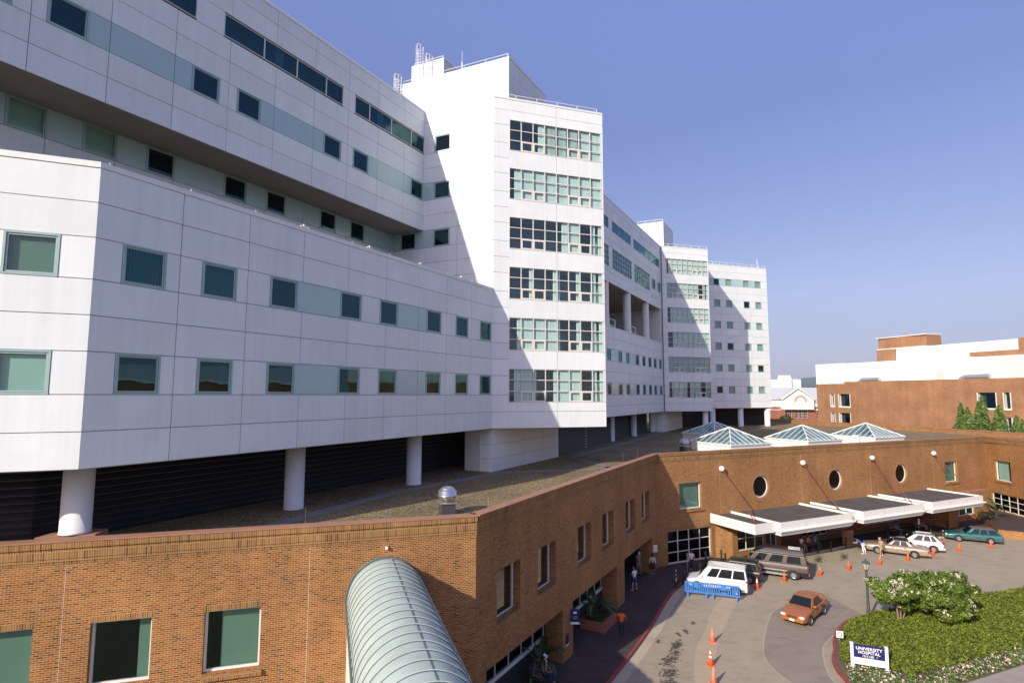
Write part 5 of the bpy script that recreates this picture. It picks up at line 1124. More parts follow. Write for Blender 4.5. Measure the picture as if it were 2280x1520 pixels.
vt, xf_, xr_ = vehicle('conversion_van', 'dark brown high top conversion van with silver stripes by the entrance', 'van', (22.25, 49.2), (-.88, .47), 'paint_brown', 'paint_vinyl',
    dict(L=5.5, W=2.0, H=1.98, wb=3.5, wr=.37, fo=.85, belt=1.25, hood=(.98, 1.2), deck=1.2, cab=(1.78, 1.1, -2.68, -2.78), side=((.10, .27), (.36, .58), (.66, .90)), rw=.90, bw=.99, zb=.3, lower='paint_dark', bumper='chrome', tail=.98, doors=(1.0,), gaps=(1.5, .6), trim=('duct_metal', .62, .72)))
for sy in (1, -1):
    m2 = MB(); m2.box(-2.6, 1.6, *sorted((sy*.99, sy*1.02)), 1.16, 1.20, 'duct_metal'); link('pinstripe', m2.mesh('pinstripe'), vt)
    m2 = MB(); m2.box(-1.3, 1.3, *sorted((sy*.9, sy*1.06)), .30, .42, 'duct_metal'); link('running_board', m2.mesh('running_board'), vt)
m2 = MB(); m2.quadbox([(-2.66, -.88, 1.95), (1.15, -.88, 1.95), (1.15, .88, 1.95), (-2.66, .88, 1.95), (-2.55, -.66, 2.32), (.35, -.64, 2.32), (.35, .64, 2.32), (-2.55, .66, 2.32)], 'paint_vinyl'); o = link('raised_roof', m2.mesh('raised_roof'), vt); bevel(o, .09, 4)
m2 = MB(); [m2.box(-2.3, -1.4, y-.03, y+.03, 2.33, 2.37, 'chrome') for y in (-.35, .2)]; link('roof_rails', m2.mesh('roof_rails'), vt)
vehicle('beige_sedan', 'long beige gold sedan with dark vinyl roof, second from the nearest kerb cones', 'car', (37.17, 55.38), (-.843, .539), 'paint_beige', 'paint_vinyl',
    dict(L=5.35, W=1.95, H=1.44, wb=2.91, wr=.33, belt=.93, hood=(.80, .92), deck=.95, cab=(.72, .12, -1.02, -1.55), side=((.14, .46), (.50, .82)), rw=.76, zb=.2, bumper='paint_beige', trim=('chrome', .55, .585), doors=(.2, -.75)))
vehicle('silver_crossover', 'pale silver white hatchback with roof rails behind the beige sedan', 'car', (40.4, 57.0), (-.843, .539), 'paint_silver', 'paint_greyteal',
    dict(L=4.35, W=1.77, H=1.58, wb=2.6, wr=.33, belt=1.0, hood=(.82, .97), deck=1.0, cab=(.95, .15, -1.45, -2.0), side=((.20, .46), (.50, .72), (.75, .90)), rw=.74, zb=.2, rack='duct_metal', tail=.95))
vehicle('teal_wagon', 'teal green estate car with grey lower body parked at far right', 'car', (48.5, 60.1), (-.898, .44), 'paint_teal', 'paint_greyteal',
    dict(L=4.85, W=1.77, H=1.46, wb=2.65, wr=.32, belt=.93, hood=(.76, .90), deck=.95, cab=(.70, .10, -1.85, -2.30), side=((.12, .36), (.39, .62), (.65, .93)), rw=.74, zb=.2, lower='paint_greyteal', bumper='paint_greyteal', trim=('chrome', .50, .53)))
# ================================================================ STREET FURNITURE
def cone(mname, stripes):
    t = bpy.data.objects.new('traffic_cone', None); col.objects.link(t); t.empty_display_size = .2
    m2 = MB(); m2.box(-.19, .19, -.19, .19, 0, .035, mname if mname != 'cone_orange' else 'cone_orange'); o = link('base', m2.mesh('base'), t); bevel(o, .015, 1, False)
    m3 = MB(); r = lambda z: .135*(1-z/.80)+.018
    zs = [(.035, mname)] + ([(.38, 'cone_white'), (.46, mname), (.56, 'cone_white'), (.68, mname)] if stripes == 2 else [(.44, 'cone_white'), (.66, mname)] if stripes == 1 else []) + [(.76, mname)]
    prof = [(r(z), z, m) for z, m in zs]; m3.lathe(prof, mname, 18); o = link('cone_body', m3.mesh('cone_body', True), t); o.data.polygons.foreach_set('use_smooth', [len(p.vertices) == 4 for p in o.data.polygons]); return t
protos = {'p': cone('cone_orange', 0), 'f': cone('cone_faded', 0), 's': cone('cone_orange', 2), 'w': cone('cone_orange', 1)}; used = set()
for (x, y, k, s, lab) in ((12.45, 35.91, 'f', 1.12, 'faded orange cone on the pale band, farthest of the three in the near lane'), (11.29, 32.98, 's', 1.12, 'orange cone with two white collars, middle of the near lane cones'), (10.72, 30.92, 'f', 1.15, 'faded orange cone at the bottom edge, nearest in the lane'),
    (19.42, 45.48, 'w', 1.1, 'orange cone with white top beside the back of the white van'), (20.8, 48.1, 'p', .9, 'orange cone behind the tail of the green suv'), (22.41, 47.17, 'p', 1.02, 'plain orange cone in front of the dark conversion van'), (26.17, 48.68, 'p', 1.0, 'orange cone just behind the rear of the dark conversion van'),
    (29.59, 50.3, 'p', 1.0, 'orange cone in the open drive left of the lamp post'), (33.31, 51.8, 'p', 1.02, 'orange cone in front of the man in beige clothes'), (36.71, 53.02, 'p', 1.02, 'orange cone beside the rear door of the beige sedan'), (40.3, 54.7, 'p', 1.02, 'orange cone between the beige sedan and pale hatchback tails'),
    (43.93, 56.08, 'p', 1.02, 'orange cone between the pale hatchback and teal wagon'), (48.06, 57.3, 'p', 1.02, 'orange cone beside the rear wheel of the teal wagon')):
    o = protos[k]
    if k in used: o = dup(protos[k])
    used.add(k); o.location = (x, y, .013); o.rotation_euler = (0, 0, rng.uniform(0, 1)); o.scale = (s, s, s); tag(o, lab, 'traffic cone', 'orange traffic cones along the drive')
def barricade(P, Q, lab):
    fr = Fr(P, Q); t = thing('plastic_barricade', lab, 'barricade', (*fr.xy(0), .013), fr.rz, 'blue plastic barricades'); L = fr.L; m2 = MB()
    m2.box(0, L, -.03, .03, .95, 1.06, 'plastic_blue'); m2.box(0, L, -.03, .03, .26, .36, 'plastic_blue'); m2.box(0, .07, -.03, .03, .36, .95, 'plastic_blue'); m2.box(L-.07, L, -.03, .03, .36, .95, 'plastic_blue')
    n = 13
    for i in range(1, n):
        x = L*i/n
        if 5 <= i <= 7: continue
        m2.box(x-.048, x+.048, -.022, .022, .36, .95, 'plastic_blue')
    m2.box(L*5/n-.05, L*7/n+.05, -.02, .02, .36, .50, 'plastic_blue'); m2.box(L*5/n-.05, L*7/n+.05, -.02, .02, .60, .95, 'plastic_blue')
    o = link('panel', m2.mesh('panel'), t); bevel(o, .01, 1, False)
    for x in (.22, L-.22):
        m3 = MB(); m3.quadbox([(x-.05, -.34, 0), (x+.05, -.34, 0), (x+.05, .34, 0), (x-.05, .34, 0), (x-.05, -.10, .28), (x+.05, -.10, .28), (x+.05, .10, .28), (x-.05, .10, .28)], 'plastic_blue'); link('foot', m3.mesh('foot'), t)
barricade((13.25, 44.0), (14.95, 43.45), 'bright blue plastic barricade nearer the kerb, left of the pair')
barricade((15.0, 43.5), (16.95, 42.75), 'bright blue plastic barricade beside the van rear wheel, right of the pair')
def bollard(x, y, lab, h=.95, g='black bollards along the kerb'):
    t = thing('bollard', lab, 'bollard', (x, y, ZG), 0, g); m2 = MB(); m2.lathe([(.10, 0), (.10, .05), (.075, .07), (.075, h-.12), (.09, h-.1), (.09, h-.04), (.06, h), (.01, h+.02)], 'bollard_black', 14); link('post', m2.mesh('post'), t); return t
bollard(13.91, 46.5, 'black bollard just left of the white van nose')
bollard(15.95, 48.5, 'black bollard at the feet of the man in a white shirt')
bollard(19.2, 52.4, 'black bollard by the brick pier at the entrance')
bollard(17.6, 51.9, 'black bollard behind the roof of the white van')
for u, v, lab in ((16.97, 2.9, 'black bollard in canopy shade just right of the conversion van'), (18.5, 3.1, 'black bollard in canopy shade, second to the right of the conversion van'), (21.2, 2.8, 'black bollard under the middle canopy beside the man in blue'), (27.64, 3.0, 'black bollard behind the beige sedan'), (35.77, 2.7, 'black bollard behind the pale hatchback roof'), (39.06, 2.7, 'black bollard near the nose of the teal wagon')): bollard(*f3.xy(u, v), lab)
t = thing('marker_post', 'white delineator post with black base at the red kerb near the barricade', 'marker post', (13.0, 45.35, ZG)); m2 = MB(); m2.lathe([(.2, 0), (.2, .06), (.09, .1), (.08, .42), (.03, .45)], 'bollard_black', 12); link('base', m2.mesh('base'), t); m2 = MB(); m2.lathe([(.03, .45), (.03, .62, 'cone_white'), (.03, .75, 'bollard_black'), (.03, .9, 'cone_white'), (.03, 1.02, 'bollard_black'), (.03, 1.2, 'cone_white'), (.025, 1.35)], 'cone_white', 10); link('post', m2.mesh('post'), t)
t = thing('sign_pole', 'thin pale metal pole standing behind the white van nose', 'pole', (14.6, 47.6, ZG)); m2 = MB(); m2.tube((0, 0, 0), (0, 0, 2.0), .03, 'steel', 8); link('pole', m2.mesh('pole'), t); m2 = MB(); m2.lathe([(.12, 0), (.12, .03), (.05, .05)], 'steel', 10); link('base', m2.mesh('base'), t)
# street lamp
t = thing('street_lamp', 'dark green street lamp with glass lantern at the island edge', 'street lamp', (24.48, 39.6, .1)); m2 = MB()
m2.lathe([(.16, 0), (.16, .25), (.12, .32), (.10, .7), (.085, .8), (.07, 2.9), (.10, 2.95), (.06, 3.0), (.05, 3.05), (.11, 3.12), (.15, 3.16)], 'lamp_green', 16); link('post', m2.mesh('post'), t)
m3 = MB(); m3.lathe([(.12, 3.17), (.23, 3.58), (.2, 3.6)], 'lamp_glass', 6); link('lantern_glass', m3.mesh('lantern_glass'), t)
m4 = MB(); m4.lathe([(.29, 3.585), (.26, 3.65), (.14, 3.74), (.07, 3.78), (.04, 3.86), (.01, 3.93)], 'lamp_green', 6)
for k in range(6): a = 2*math.pi*k/6; m4.tube((.125*math.cos(a), .125*math.sin(a), 3.16), (.24*math.cos(a), .24*math.sin(a), 3.6), .014, 'lamp_green', 5)
link('lantern_cap', m4.mesh('lantern_cap'), t)
# signs
def text(parent, s, x, y, z, size, m, rz=0, ext=.006, align='CENTER', bold=0, name='lettering'):
    cu = bpy.data.curves.new(name, 'FONT'); cu.body = s; cu.size = size; cu.align_x = align; cu.extrude = ext; cu.offset = bold; cu.space_character = 1.05
    o = bpy.data.objects.new('tmp_text', cu); col.objects.link(o); dg = bpy.context.evaluated_depsgraph_get(); me = bpy.data.meshes.new_from_object(o.evaluated_get(dg)); bpy.data.objects.remove(o); me.name = name
    me.materials.clear(); me.materials.append(MATS[m]); me.transform(Matrix.Rotation(R(90), 4, 'X')); q = link(name, me, parent); q.location = (x, y, z); return q
fs = Fr((19.03, 32.5), (20.55, 31.87)); t = thing('hospital_sign', 'navy and white sign board with white posts in the flower bed', 'sign', (*fs.xy(0), .1), fs.rz); Ws = fs.L
for x in (0, Ws):
    m2 = MB(); m2.box(x-.075, x+.075, -.075, .075, 0, 1.36, 'sign_white'); m2.box(x-.09, x+.09, -.09, .09, 1.362, 1.39, 'sign_white'); link('post', m2.mesh('post'), t)
m2 = MB(); m2.box(.08, Ws-.08, -.03, .03, .64, 1.32, 'sign_navy'); link('blue_panel', m2.mesh('blue_panel'), t); m2 = MB(); m2.box(.08, Ws-.08, -.035, .035, .28, .636, 'sign_white'); link('white_panel', m2.mesh('white_panel'), t)
text(t, 'UNIVERSITY', Ws/2, -.034, 1.06, .225, 'sign_white', bold=.004); text(t, 'HOSPITAL', Ws/2, -.034, .86, .225, 'sign_white', bold=.004); text(t, '1215 LEE', Ws/2-.06, -.034, .70, .14, 'sign_white', bold=.003); text(t, 'ST', Ws/2+.38, -.034, .73, .07, 'sign_white', bold=.001)
m2 = MB(); m2.face([(Ws*.36+.06*math.cos(a), -.04, .46+.07*math.sin(a)) for a in np.linspace(0, 2*math.pi, 13)[:-1]], 'sign_grey'); m2.face([(Ws*.36+.025*math.cos(a), -.043, .475+.03*math.sin(a)) for a in np.linspace(0, 2*math.pi, 9)[:-1]], 'sign_white'); link('crest', m2.mesh('crest'), t)
m2 = MB(); m2.box(Ws*.44, Ws*.80, -.042, -.036, .50, .53, 'sign_pale'); m2.box(Ws*.44, Ws*.76, -.042, -.036, .43, .45, 'sign_pale'); link('faded_line', m2.mesh('faded_line'), t)
fs2 = Fr((19.5, 34.65), (20.3, 34.35)); t = thing('restriction_sign', 'small white square sign with red ring on a thin post by the red kerb', 'sign', (19.68, 34.75, .1), fs2.rz)
m2 = MB(); m2.tube((0, .02, 0), (0, .02, 1.02), .018, 'steel', 6); link('post', m2.mesh('post'), t); m2 = MB(); m2.box(-.18, .18, -.01, .01, .68, 1.06, 'sign_white'); o = link('plate', m2.mesh('plate'), t)
m2 = MB(); N = 24
for k in range(N): a, b = 2*math.pi*k/N, 2*math.pi*(k+1)/N; m2.face([(.09*math.cos(a), -.014, .87+.09*math.sin(a)), (.13*math.cos(a), -.014, .87+.13*math.sin(a)), (.13*math.cos(b), -.014, .87+.13*math.sin(b)), (.09*math.cos(b), -.014, .87+.09*math.sin(b))], 'sign_red')
m2.box(-.085, .085, -.016, -.012, .85, .885, 'sign_grey'); link('red_ring', m2.mesh('red_ring'), t)
x, y = f2.xy(10.1, .02); t = thing('blade_sign', 'navy sign with arched top and small bus symbol on the brick pier', 'sign', (x, y, 2.05), f2.rz-R(62)); m2 = MB()
P = [(0, 0), (.52, 0), (.52, .62)]+[(.26+.26*math.cos(a), .62+.12*math.sin(a)) for a in np.linspace(.1, math.pi-.1, 8)]+[(0, .62)]
for yy in (-.02, .02): m2.face([(a, yy, b) for a, b in (P if yy < 0 else P[::-1])], 'sign_navy')
for (a, b), (c, d) in zip(P, P[1:]+P[:1]): m2.face([(a, .02, b), (c, .02, d), (c, -.02, d), (a, -.02, b)], 'sign_navy')
link('board', m2.mesh('board'), t); m2 = MB(); m2.box(0, .52, -.026, .026, -.13, -.003, 'sign_white'); link('white_strip', m2.mesh('white_strip'), t)
m2 = MB(); m2.box(.16, .36, -.028, -.022, .46, .58, 'sign_white'); m2.box(.12, .40, -.028, -.022, .28, .31, 'sign_grey'); m2.box(.15, .37, -.028, -.022, .18, .21, 'sign_grey'); link('symbol', m2.mesh('symbol'), t)
x, y = f2.xy(9.62, .012); t = thing('notice_plate', 'small framed notice with white lower edge on the brick pier', 'notice', (x, y, 1.0), f2.rz); m2 = MB(); m2.box(-.2, .2, -.02, .0, 0, .55, 'sign_navy'); link('board', m2.mesh('board'), t); m2 = MB(); m2.box(-.2, .2, -.024, 0, -.08, -.002, 'sign_white'); link('white_strip', m2.mesh('white_strip'), t)
x, y = f2.xy(27.95, .012); t = thing('notice_plate', 'cream notice above the woman in the far arcade opening', 'notice', (x, y, 1.75), f2.rz-R(50)); m2 = MB(); m2.box(-.02, .36, -.02, 0, 0, .6, 'cream_frame'); link('board', m2.mesh('board'), t); m2 = MB(); m2.box(.05, .29, -.026, -.021, .14, .18, 'sign_grey'); m2.box(.05, .29, -.026, -.021, .32, .36, 'sign_grey'); link('symbol', m2.mesh('symbol'), t)
x, y = f3.xy(34.0, 2.5); t = thing('notice_stand', 'small white notice on a post under the third canopy', 'notice', (x, y, ZG), f3.rz); m2 = MB(); m2.tube((0, 0, 0), (0, 0, 1.1), .02, 'steel', 6); link('post', m2.mesh('post'), t); m2 = MB(); m2.box(-.14, .14, -.03, -.01, .95, 1.55, 'sign_white'); link('plate', m2.mesh('plate'), t)
x, y = f3.xy(22.6, 2.1); t = thing('valet_stand', 'tall wooden valet stand in the shade under the middle canopy', 'stand', (x, y, ZG), f3.rz); m2 = MB(); m2.box(-.42, .42, -.3, .3, .08, 1.35, 'arch_orange'); m2.box(-.46, .46, -.34, .34, 1.352, 1.42, 'arch_orange'); m2.box(-.46, .46, -.34, .34, 0, .078, 'bark'); link('cabinet', m2.mesh('cabinet'), t); m2 = MB(); m2.box(-.36, -.02, -.315, -.302, .2, 1.25, 'bark'); m2.box(.02, .36, -.315, -.302, .2, 1.25, 'bark'); link('door', m2.mesh('door'), t)
# benches in the shade
def bench(x, y, rz, lab, L=2.0):
    t = thing('bench', lab, 'bench', (x, y, ZG), rz, 'benches in the shade')
    m2 = MB(); [m2.box(-L/2, L/2, -.22+i*.12, -.13+i*.12, .42, .46, 'bark') for i in range(4)]; link('seat', m2.mesh('seat'), t); m2 = MB(); [m2.box(-L/2, L/2, .27, .31, .55+i*.13, .64+i*.13, 'bark') for i in range(3)]; link('backrest', m2.mesh('backrest'), t)
    for x_ in (-L/2+.15, L/2-.15): m2 = MB(); m2.box(x_-.03, x_+.03, -.2, -.14, 0, .42, 'bollard_black'); m2.box(x_-.03, x_+.03, .22, .27, 0, .93, 'bollard_black'); m2.box(x_-.03, x_+.03, -.14, .22, .37, .418, 'bollard_black'); link('leg', m2.mesh('leg'), t)
bench(*f3.xy(17.2, 1.75), f3.rz, 'dark bench under the first canopy behind the conversion van', 3.0); bench(*f3.xy(31.4, 1.7), f3.rz, 'dark bench under the canopies behind the beige sedan'); bench(*f3.xy(35.9, 1.7), f3.rz, 'dark bench behind the pale hatchback roof')
bench(1.55, 31.0, f2.rz, 'dark bench at the bottom of the arcade below the big leaves', 1.4)
# ================================================================ PEOPLE
for nm, c in (('skin_light', (.42, .24, .16)), ('skin_brown', (.16, .08, .05)), ('hair_dark', (.02, .014, .01)), ('hair_grey', (.3, .28, .26)), ('cloth_white', (.72, .72, .75)), ('cloth_orange', (.75, .12, .015)), ('cloth_black', (.015, .015, .018)), ('cloth_blue', (.02, .08, .42)), ('cloth_denim', (.03, .06, .16)), ('cloth_khaki', (.28, .23, .17)), ('cloth_cream', (.55, .48, .32)), ('cloth_tan', (.36, .31, .22)), ('cloth_navy', (.02, .03, .09)), ('shoe_white', (.7, .7, .7)), ('cloth_teal', (.05, .25, .25)), ('cloth_pink', (.45, .2, .2))): mat(nm, c, .8, var=.06, scale=6)
def skin(name, V, E_, Rr, m, parent, root=0, sub=1):
    me = bpy.data.meshes.new(name); me.from_pydata([tuple(v) for v in V], E_, []); me.materials.append(MATS[m]); o = link(name, me, parent)
    md = o.modifiers.new('skin', 'SKIN'); md.use_smooth_shade = True; sv = me.skin_vertices[0].data
    for i, r in enumerate(Rr): sv[i].radius = (r, r) if not isinstance(r, tuple) else r; sv[i].use_root = (i == root)
    if sub: o.modifiers.new('sub', 'SUBSURF').levels = sub; o.modifiers['sub'].render_levels = sub
    return o
def person(label, x, y, face, skinm, top, bottom, shoes='cloth_black', hair='hair_dark', cap=None, pose='stand', shorts=False, z=ZG, h=1.75, group='people outside the entrance', longsleeve=False, arms=None, skirt=False):
    t = thing('person', label, 'person', (x, y, z), face, group); s = h/1.75; t.scale = (s, s, s)
    V3 = Vector; hip = V3((0, 0, .92)); chest = V3((0, .0, 1.30)); neck = V3((0, 0, 1.46)); head = V3((0, .03, 1.62)); kneeL = V3((-.11, .03, .50)); kneeR = V3((.11, .0, .50)); ankL = V3((-.13, -.02, .09)); ankR = V3((.14, -.02, .09)); toe = V3((0, .17, -.05))
    elL, elR = V3((-.27, -.02, 1.13)), V3((.27, -.02, 1.13)); haL, haR = V3((-.26, .10, .90)), V3((.26, .10, .90))
    if pose == 'apart': ankL.x, ankR.x, kneeL.x, kneeR.x = -.25, .25, -.18, .18; haL = V3((-.1, .24, 1.12)); haR = V3((.1, .24, 1.12))
    if pose == 'hips': haL, haR = V3((-.16, .06, 1.0)), V3((.16, .06, 1.0)); elL, elR = V3((-.34, -.08, 1.16)), V3((.34, -.08, 1.16))
    if pose == 'step': kneeL = V3((-.1, .22, .52)); ankL = V3((-.11, .20, .09)); ankR = V3((.12, -.26, .13)); kneeR = V3((.1, -.06, .5)); haL = V3((-.24, -.2, .92)); haR = V3((.2, .3, 1.05))
    if pose == 'bend': chest = V3((0, .34, 1.14)); neck = V3((0, .48, 1.20)); head = V3((0, .62, 1.24)); elL, elR = V3((-.26, .46, .96)), V3((.26, .46, .96)); haL, haR = V3((-.16, .66, .92)), V3((.16, .66, .92)); ankR = V3((.13, -.22, .11)); kneeR = V3((.11, -.1, .5))
    if pose == 'sit':
        hip = V3((0, 0, .56)); chest = V3((0, -.04, .93)); neck = V3((0, -.02, 1.09)); head = V3((0, .02, 1.25)); kneeL = V3((-.13, .44, .54)); kneeR = V3((.13, .44, .54)); ankL = V3((-.14, .46, .09)); ankR = V3((.14, .46, .09)); elL, elR = V3((-.27, .06, .78)), V3((.27, .06, .78)); haL, haR = V3((-.12, .30, .66)), V3((.12, .30, .66))
    if arms: haL, haR = V3(arms[0]), V3(arms[1])
    up = (neck-hip).normalized(); shL = neck+V3((-.17, 0, 0))-up*.05; shR = neck+V3((.17, 0, 0))-up*.05; hjL = hip+V3((-.09, 0, -.05)); hjR = hip+V3((.09, 0, -.05)); waist = hip.lerp(chest, .45); hd = (head-neck)
    V = [hip, waist, chest, neck, neck+hd*.4, head-hd*.05, head+hd*.45, head+V3((0, .10, -.01)), shL, elL, haL, shR, elR, haR, hjL, kneeL, ankL, ankL+toe, hjR, kneeR, ankR, ankR+toe]
    E_ = [(0, 1), (1, 2), (2, 3), (3, 4), (4, 5), (5, 6), (5, 7), (2, 8), (8, 9), (9, 10), (2, 11), (11, 12), (12, 13), (0, 14), (14, 15), (15, 16), (16, 17), (0, 18), (18, 19), (19, 20), (20, 21)]
    Rr = [(.13, .10), (.115, .09), (.14, .10), .05, .052, (.078, .09), (.065, .075), .014, .055, .04, .028, .055, .04, .028, .085, .06, .042, .03, .085, .06, .042, .03]
    for hi, el, sg in ((10, elL, 1), (13, elR, -1)):       # palms and fingers
        d = (V[hi]-el).normalized(); sdv = d.cross(V3((0, 0, 1))); sdv = sdv.normalized() if sdv.length > .1 else V3((1, 0, 0)); palm = V[hi]+d*.07; V.append(palm); Rr.append((.036, .018)); pi = len(V)-1; E_.append((hi, pi))
        for k, ln in enumerate((.065, .078, .072, .055)):
            b = palm+d*.02+sdv*(k-1.5)*.021; V += [b+d*ln*.5, b+d*ln*.95+V3((0, 0, -.015))]; Rr += [.009, .008]; E_ += [(pi, len(V)-2), (len(V)-2, len(V)-1)]
        V += [V[hi]+d*.03+sdv*.045*sg, V[hi]+d*.06+sdv*.06*sg]; Rr += [.011, .009]; E_ += [(pi, len(V)-2), (len(V)-2, len(V)-1)]
    skin('body', V, E_, Rr, skinm, t)
    sl_ = .96 if longsleeve else .55
    TV = [hip+up*.02, waist, chest, shL, shL.lerp(elL, sl_ if not longsleeve else 1), shR, shR.lerp(elR, sl_ if not longsleeve else 1), neck-up*.03]; TE = [(0, 1), (1, 2), (2, 3), (3, 4), (2, 5), (5, 6), (2, 7)]; TR = [(.165, .125), (.15, .115), (.17, .125), .078, .066, .078, .066, .07]
    if longsleeve: TV += [haL, haR]; TE += [(4, 8), (6, 9)]; TR += [.042, .042]
    skin('shirt', TV, TE, TR, top, t)
    if skirt: m2 = MB(); m2.lathe([(.16, hip.z+.04), (.19, hip.z-.1), (.24, .48)], bottom, 16); link('skirt', m2.mesh('skirt', True), t)
    else:
        f = .85 if shorts else 1
        BV = [hip, hjL, hjL.lerp(kneeL, f), hjR, hjR.lerp(kneeR, f)]; BE = [(0, 1), (1, 2), (0, 3), (3, 4)]; BR = [(.155, .12), .105, .088, .105, .088]
        if not shorts: BV += [kneeL.lerp(ankL, .92), kneeR.lerp(ankR, .92)]; BE += [(2, 5), (4, 6)]; BR[2] = BR[4] = .075; BR += [.062, .062]
        skin('shorts' if shorts else 'trousers', BV, BE, BR, bottom, t)
    for a in (ankL, ankR): skin('shoe', [a+V3((0, -.03, -.045)), a+V3((0, .08, -.05)), a+V3((0, .18, -.06))], [(0, 1), (1, 2)], [.05, .048, .035], shoes, t)
    if cap:
        skin('cap', [head+hd*.30, head+hd*.62, head+hd*.28+V3((0, .15, 0))], [(0, 1), (0, 2)], [(.098, .105), (.07, .08), (.06, .02)], cap, t)
    else: skin('hair', [head+hd*.15+V3((0, -.035, 0)), head+hd*.55+V3((0, -.01, 0)), head-hd*.3+V3((0, -.06, 0))], [(0, 1), (0, 2)], [(.092, .092), (.07, .08), (.06, .05)], hair, t)
    for sx in (-.03, .03): m2 = MB(); m2.box(sx-.01, sx+.01, head.y+.083, head.y+.092, head.z+.01, head.z+.025, 'hair_dark'); link('eye', m2.mesh('eye'), t)
    return t
person('man in white t-shirt, denim shorts and white shoes standing on shaded pavement', 9.57, 44.73, R(40), 'skin_light', 'cloth_white', 'cloth_denim', 'shoe_white', cap='cloth_navy', pose='apart', shorts=True)
person('man in khaki shirt and trousers with white cap in the arcade opening', 10.85, 48.9, R(195), 'skin_brown', 'cloth_khaki', 'cloth_khaki', 'shoe_white', cap='cloth_white', pose='stand')
person('woman in cream top and dark skirt beside the arcade pier', 12.0, 48.75, R(170), 'skin_brown', 'cloth_cream', 'cloth_black', 'shoe_white', hair='hair_dark', pose='stand', h=1.62, longsleeve=True, skirt=True)
person('man in bright orange shirt and black trousers seen from behind', 6.9, 36.3, R(-20), 'skin_brown', 'cloth_orange', 'cloth_black', pose='hips', h=1.7, group='people outside the entrance')
person('man in white t-shirt and dark jeans behind the white van nose', 15.55, 49.5, R(150), 'skin_light', 'cloth_white', 'cloth_navy', 'shoe_white', pose='step')
person('man in blue shirt and white trousers leaning towards the beige sedan', 34.0, 55.3, R(60), 'skin_light', 'cloth_blue', 'cloth_white', 'shoe_white', pose='bend', z=.013, h=1.8)
person('man in beige shirt and shorts with cap standing beside the beige sedan', 35.1, 54.3, R(100), 'skin_light', 'cloth_tan', 'cloth_tan', 'shoe_white', cap='cloth_cream', pose='step', shorts=True, z=.013)
person('seated man in white cap and pale shirt below the big leaves', 1.75, 30.75, f2.rz+R(180), 'skin_light', 'cloth_white', 'cloth_navy', cap='cloth_white', pose='sit')
person('person in dark navy clothes seated next to the man in the white cap', 1.2, 30.2, f2.rz+R(180), 'skin_brown', 'cloth_navy', 'cloth_black', pose='sit')
for u, tp, bt, lab in ((16.1, 'cloth_white', 'cloth_khaki', 'person in white top seated under the first canopy, left end of bench'), (17.1, 'cloth_pink', 'cloth_navy', 'person in pinkish top seated in the middle of the first canopy bench'), (18.1, 'cloth_teal', 'cloth_denim', 'person in teal top seated under the first canopy, right end of bench'), (31.2, 'cloth_blue', 'cloth_denim', 'person in blue seated behind the beige sedan'), (35.9, 'cloth_navy', 'cloth_khaki', 'person in dark top seated behind the pale hatchback')):
    x, y = f3.xy(u, 1.75); person(lab, x, y, f3.rz+R(180), 'skin_light', tp, bt, pose='sit', group='people seated under the canopies')
# ================================================================ FAR BUILDINGS, HILLS
fB = Fr((70.09, 128), (82.95, 90)); t = thing('far_brick_building', 'long orange brick building with white upper storeys at right distance', 'building', (76, 110, 0))
hB = [(3.62, 4.5, 12.9, 15.5), (5.7, 8.4, 12.85, 15.5), (3.6, 4.45, 8.9, 11.35), (5.65, 8.3, 8.9, 11.4), (33.2, 35.9, 13.1, 15.75), (37.1, 38.0, 13.1, 15.75), (37.1, 37.95, 9.0, 11.6), (44, 47, 13.1, 15.7), (52, 55, 13.1, 15.7), (60, 63, 13.1, 15.7)]
m2 = MB(); holed(m2, fB, 0, 75, 0, 18.15, hB, 'brick_far', .7, 0, 'white_frame'); m2.face([fB.p(0, 0, 0), fB.p(0, 0, 18.15), fB.p(-6, -30, 18.15), fB.p(-6, -30, 0)], 'brick_far'); m2.face([fB.p(0, 0, 18.1), fB.p(75, 0, 18.1), fB.p(75, -30, 18.1), fB.p(-6, -30, 18.1)], 'roof_path'); part('wall', m2, t)
for (a, b, c, e) in hB:
    m3 = MB()
    for (p, q, r_, s_) in ((a-.12, a, c-.25, e), (b, b+.12, c-.25, e), (a, b, c-.28, c)): fB.box(m3, p, q, -.2, .06, r_, s_, 'white_frame')
    o = part('window', m3, t); m4 = MB(); fB.box(m4, a, b, -.72, -.68, c, e, 'car_glass'); m4.names = ['interior_dark' if n == 'car_glass' else n for n in m4.names]; part('recess', m4, o)
    m5 = MB(); m5.face([fB.p(a+(b-a)*(.35 if b-a > 2 else .1), -.6, c), fB.p(b-.05, -.6, c), fB.p(b-.05, -.6, e), fB.p(a+(b-a)*(.35 if b-a > 2 else .1), -.6, e)], 'glass_dark'); part('pane', m5, o)
m2 = MB(); fB.box(m2, 0, 7.2, -1.2, .02, 17.75, 18.14+4.1, 'white_panel_far'); fB.box(m2, 7.25, 31.0, -14, -1.3, 18.12, 22.2, 'white_panel_far'); fB.box(m2, 31.1, 75, -14, -4.5, 18.12, 22.2, 'white_panel_shade'); fB.box(m2, 25.4, 27.1, -1.28, -1.25, 18.2, 19.6, 'concrete_white'); part('upper_storey', m2, t)
m2 = MB(); m2.quadbox([fB.p(12.4, -9, 22.2), fB.p(35, -9, 22.2), fB.p(35, -13, 22.2), fB.p(12.4, -13, 22.2), fB.p(12.4, -9.4, 25.3), fB.p(35, -9.4, 25.3), fB.p(35, -13, 25.3), fB.p(12.4, -13, 25.3)], 'white_panel_far'); part('plant_room', m2, t)
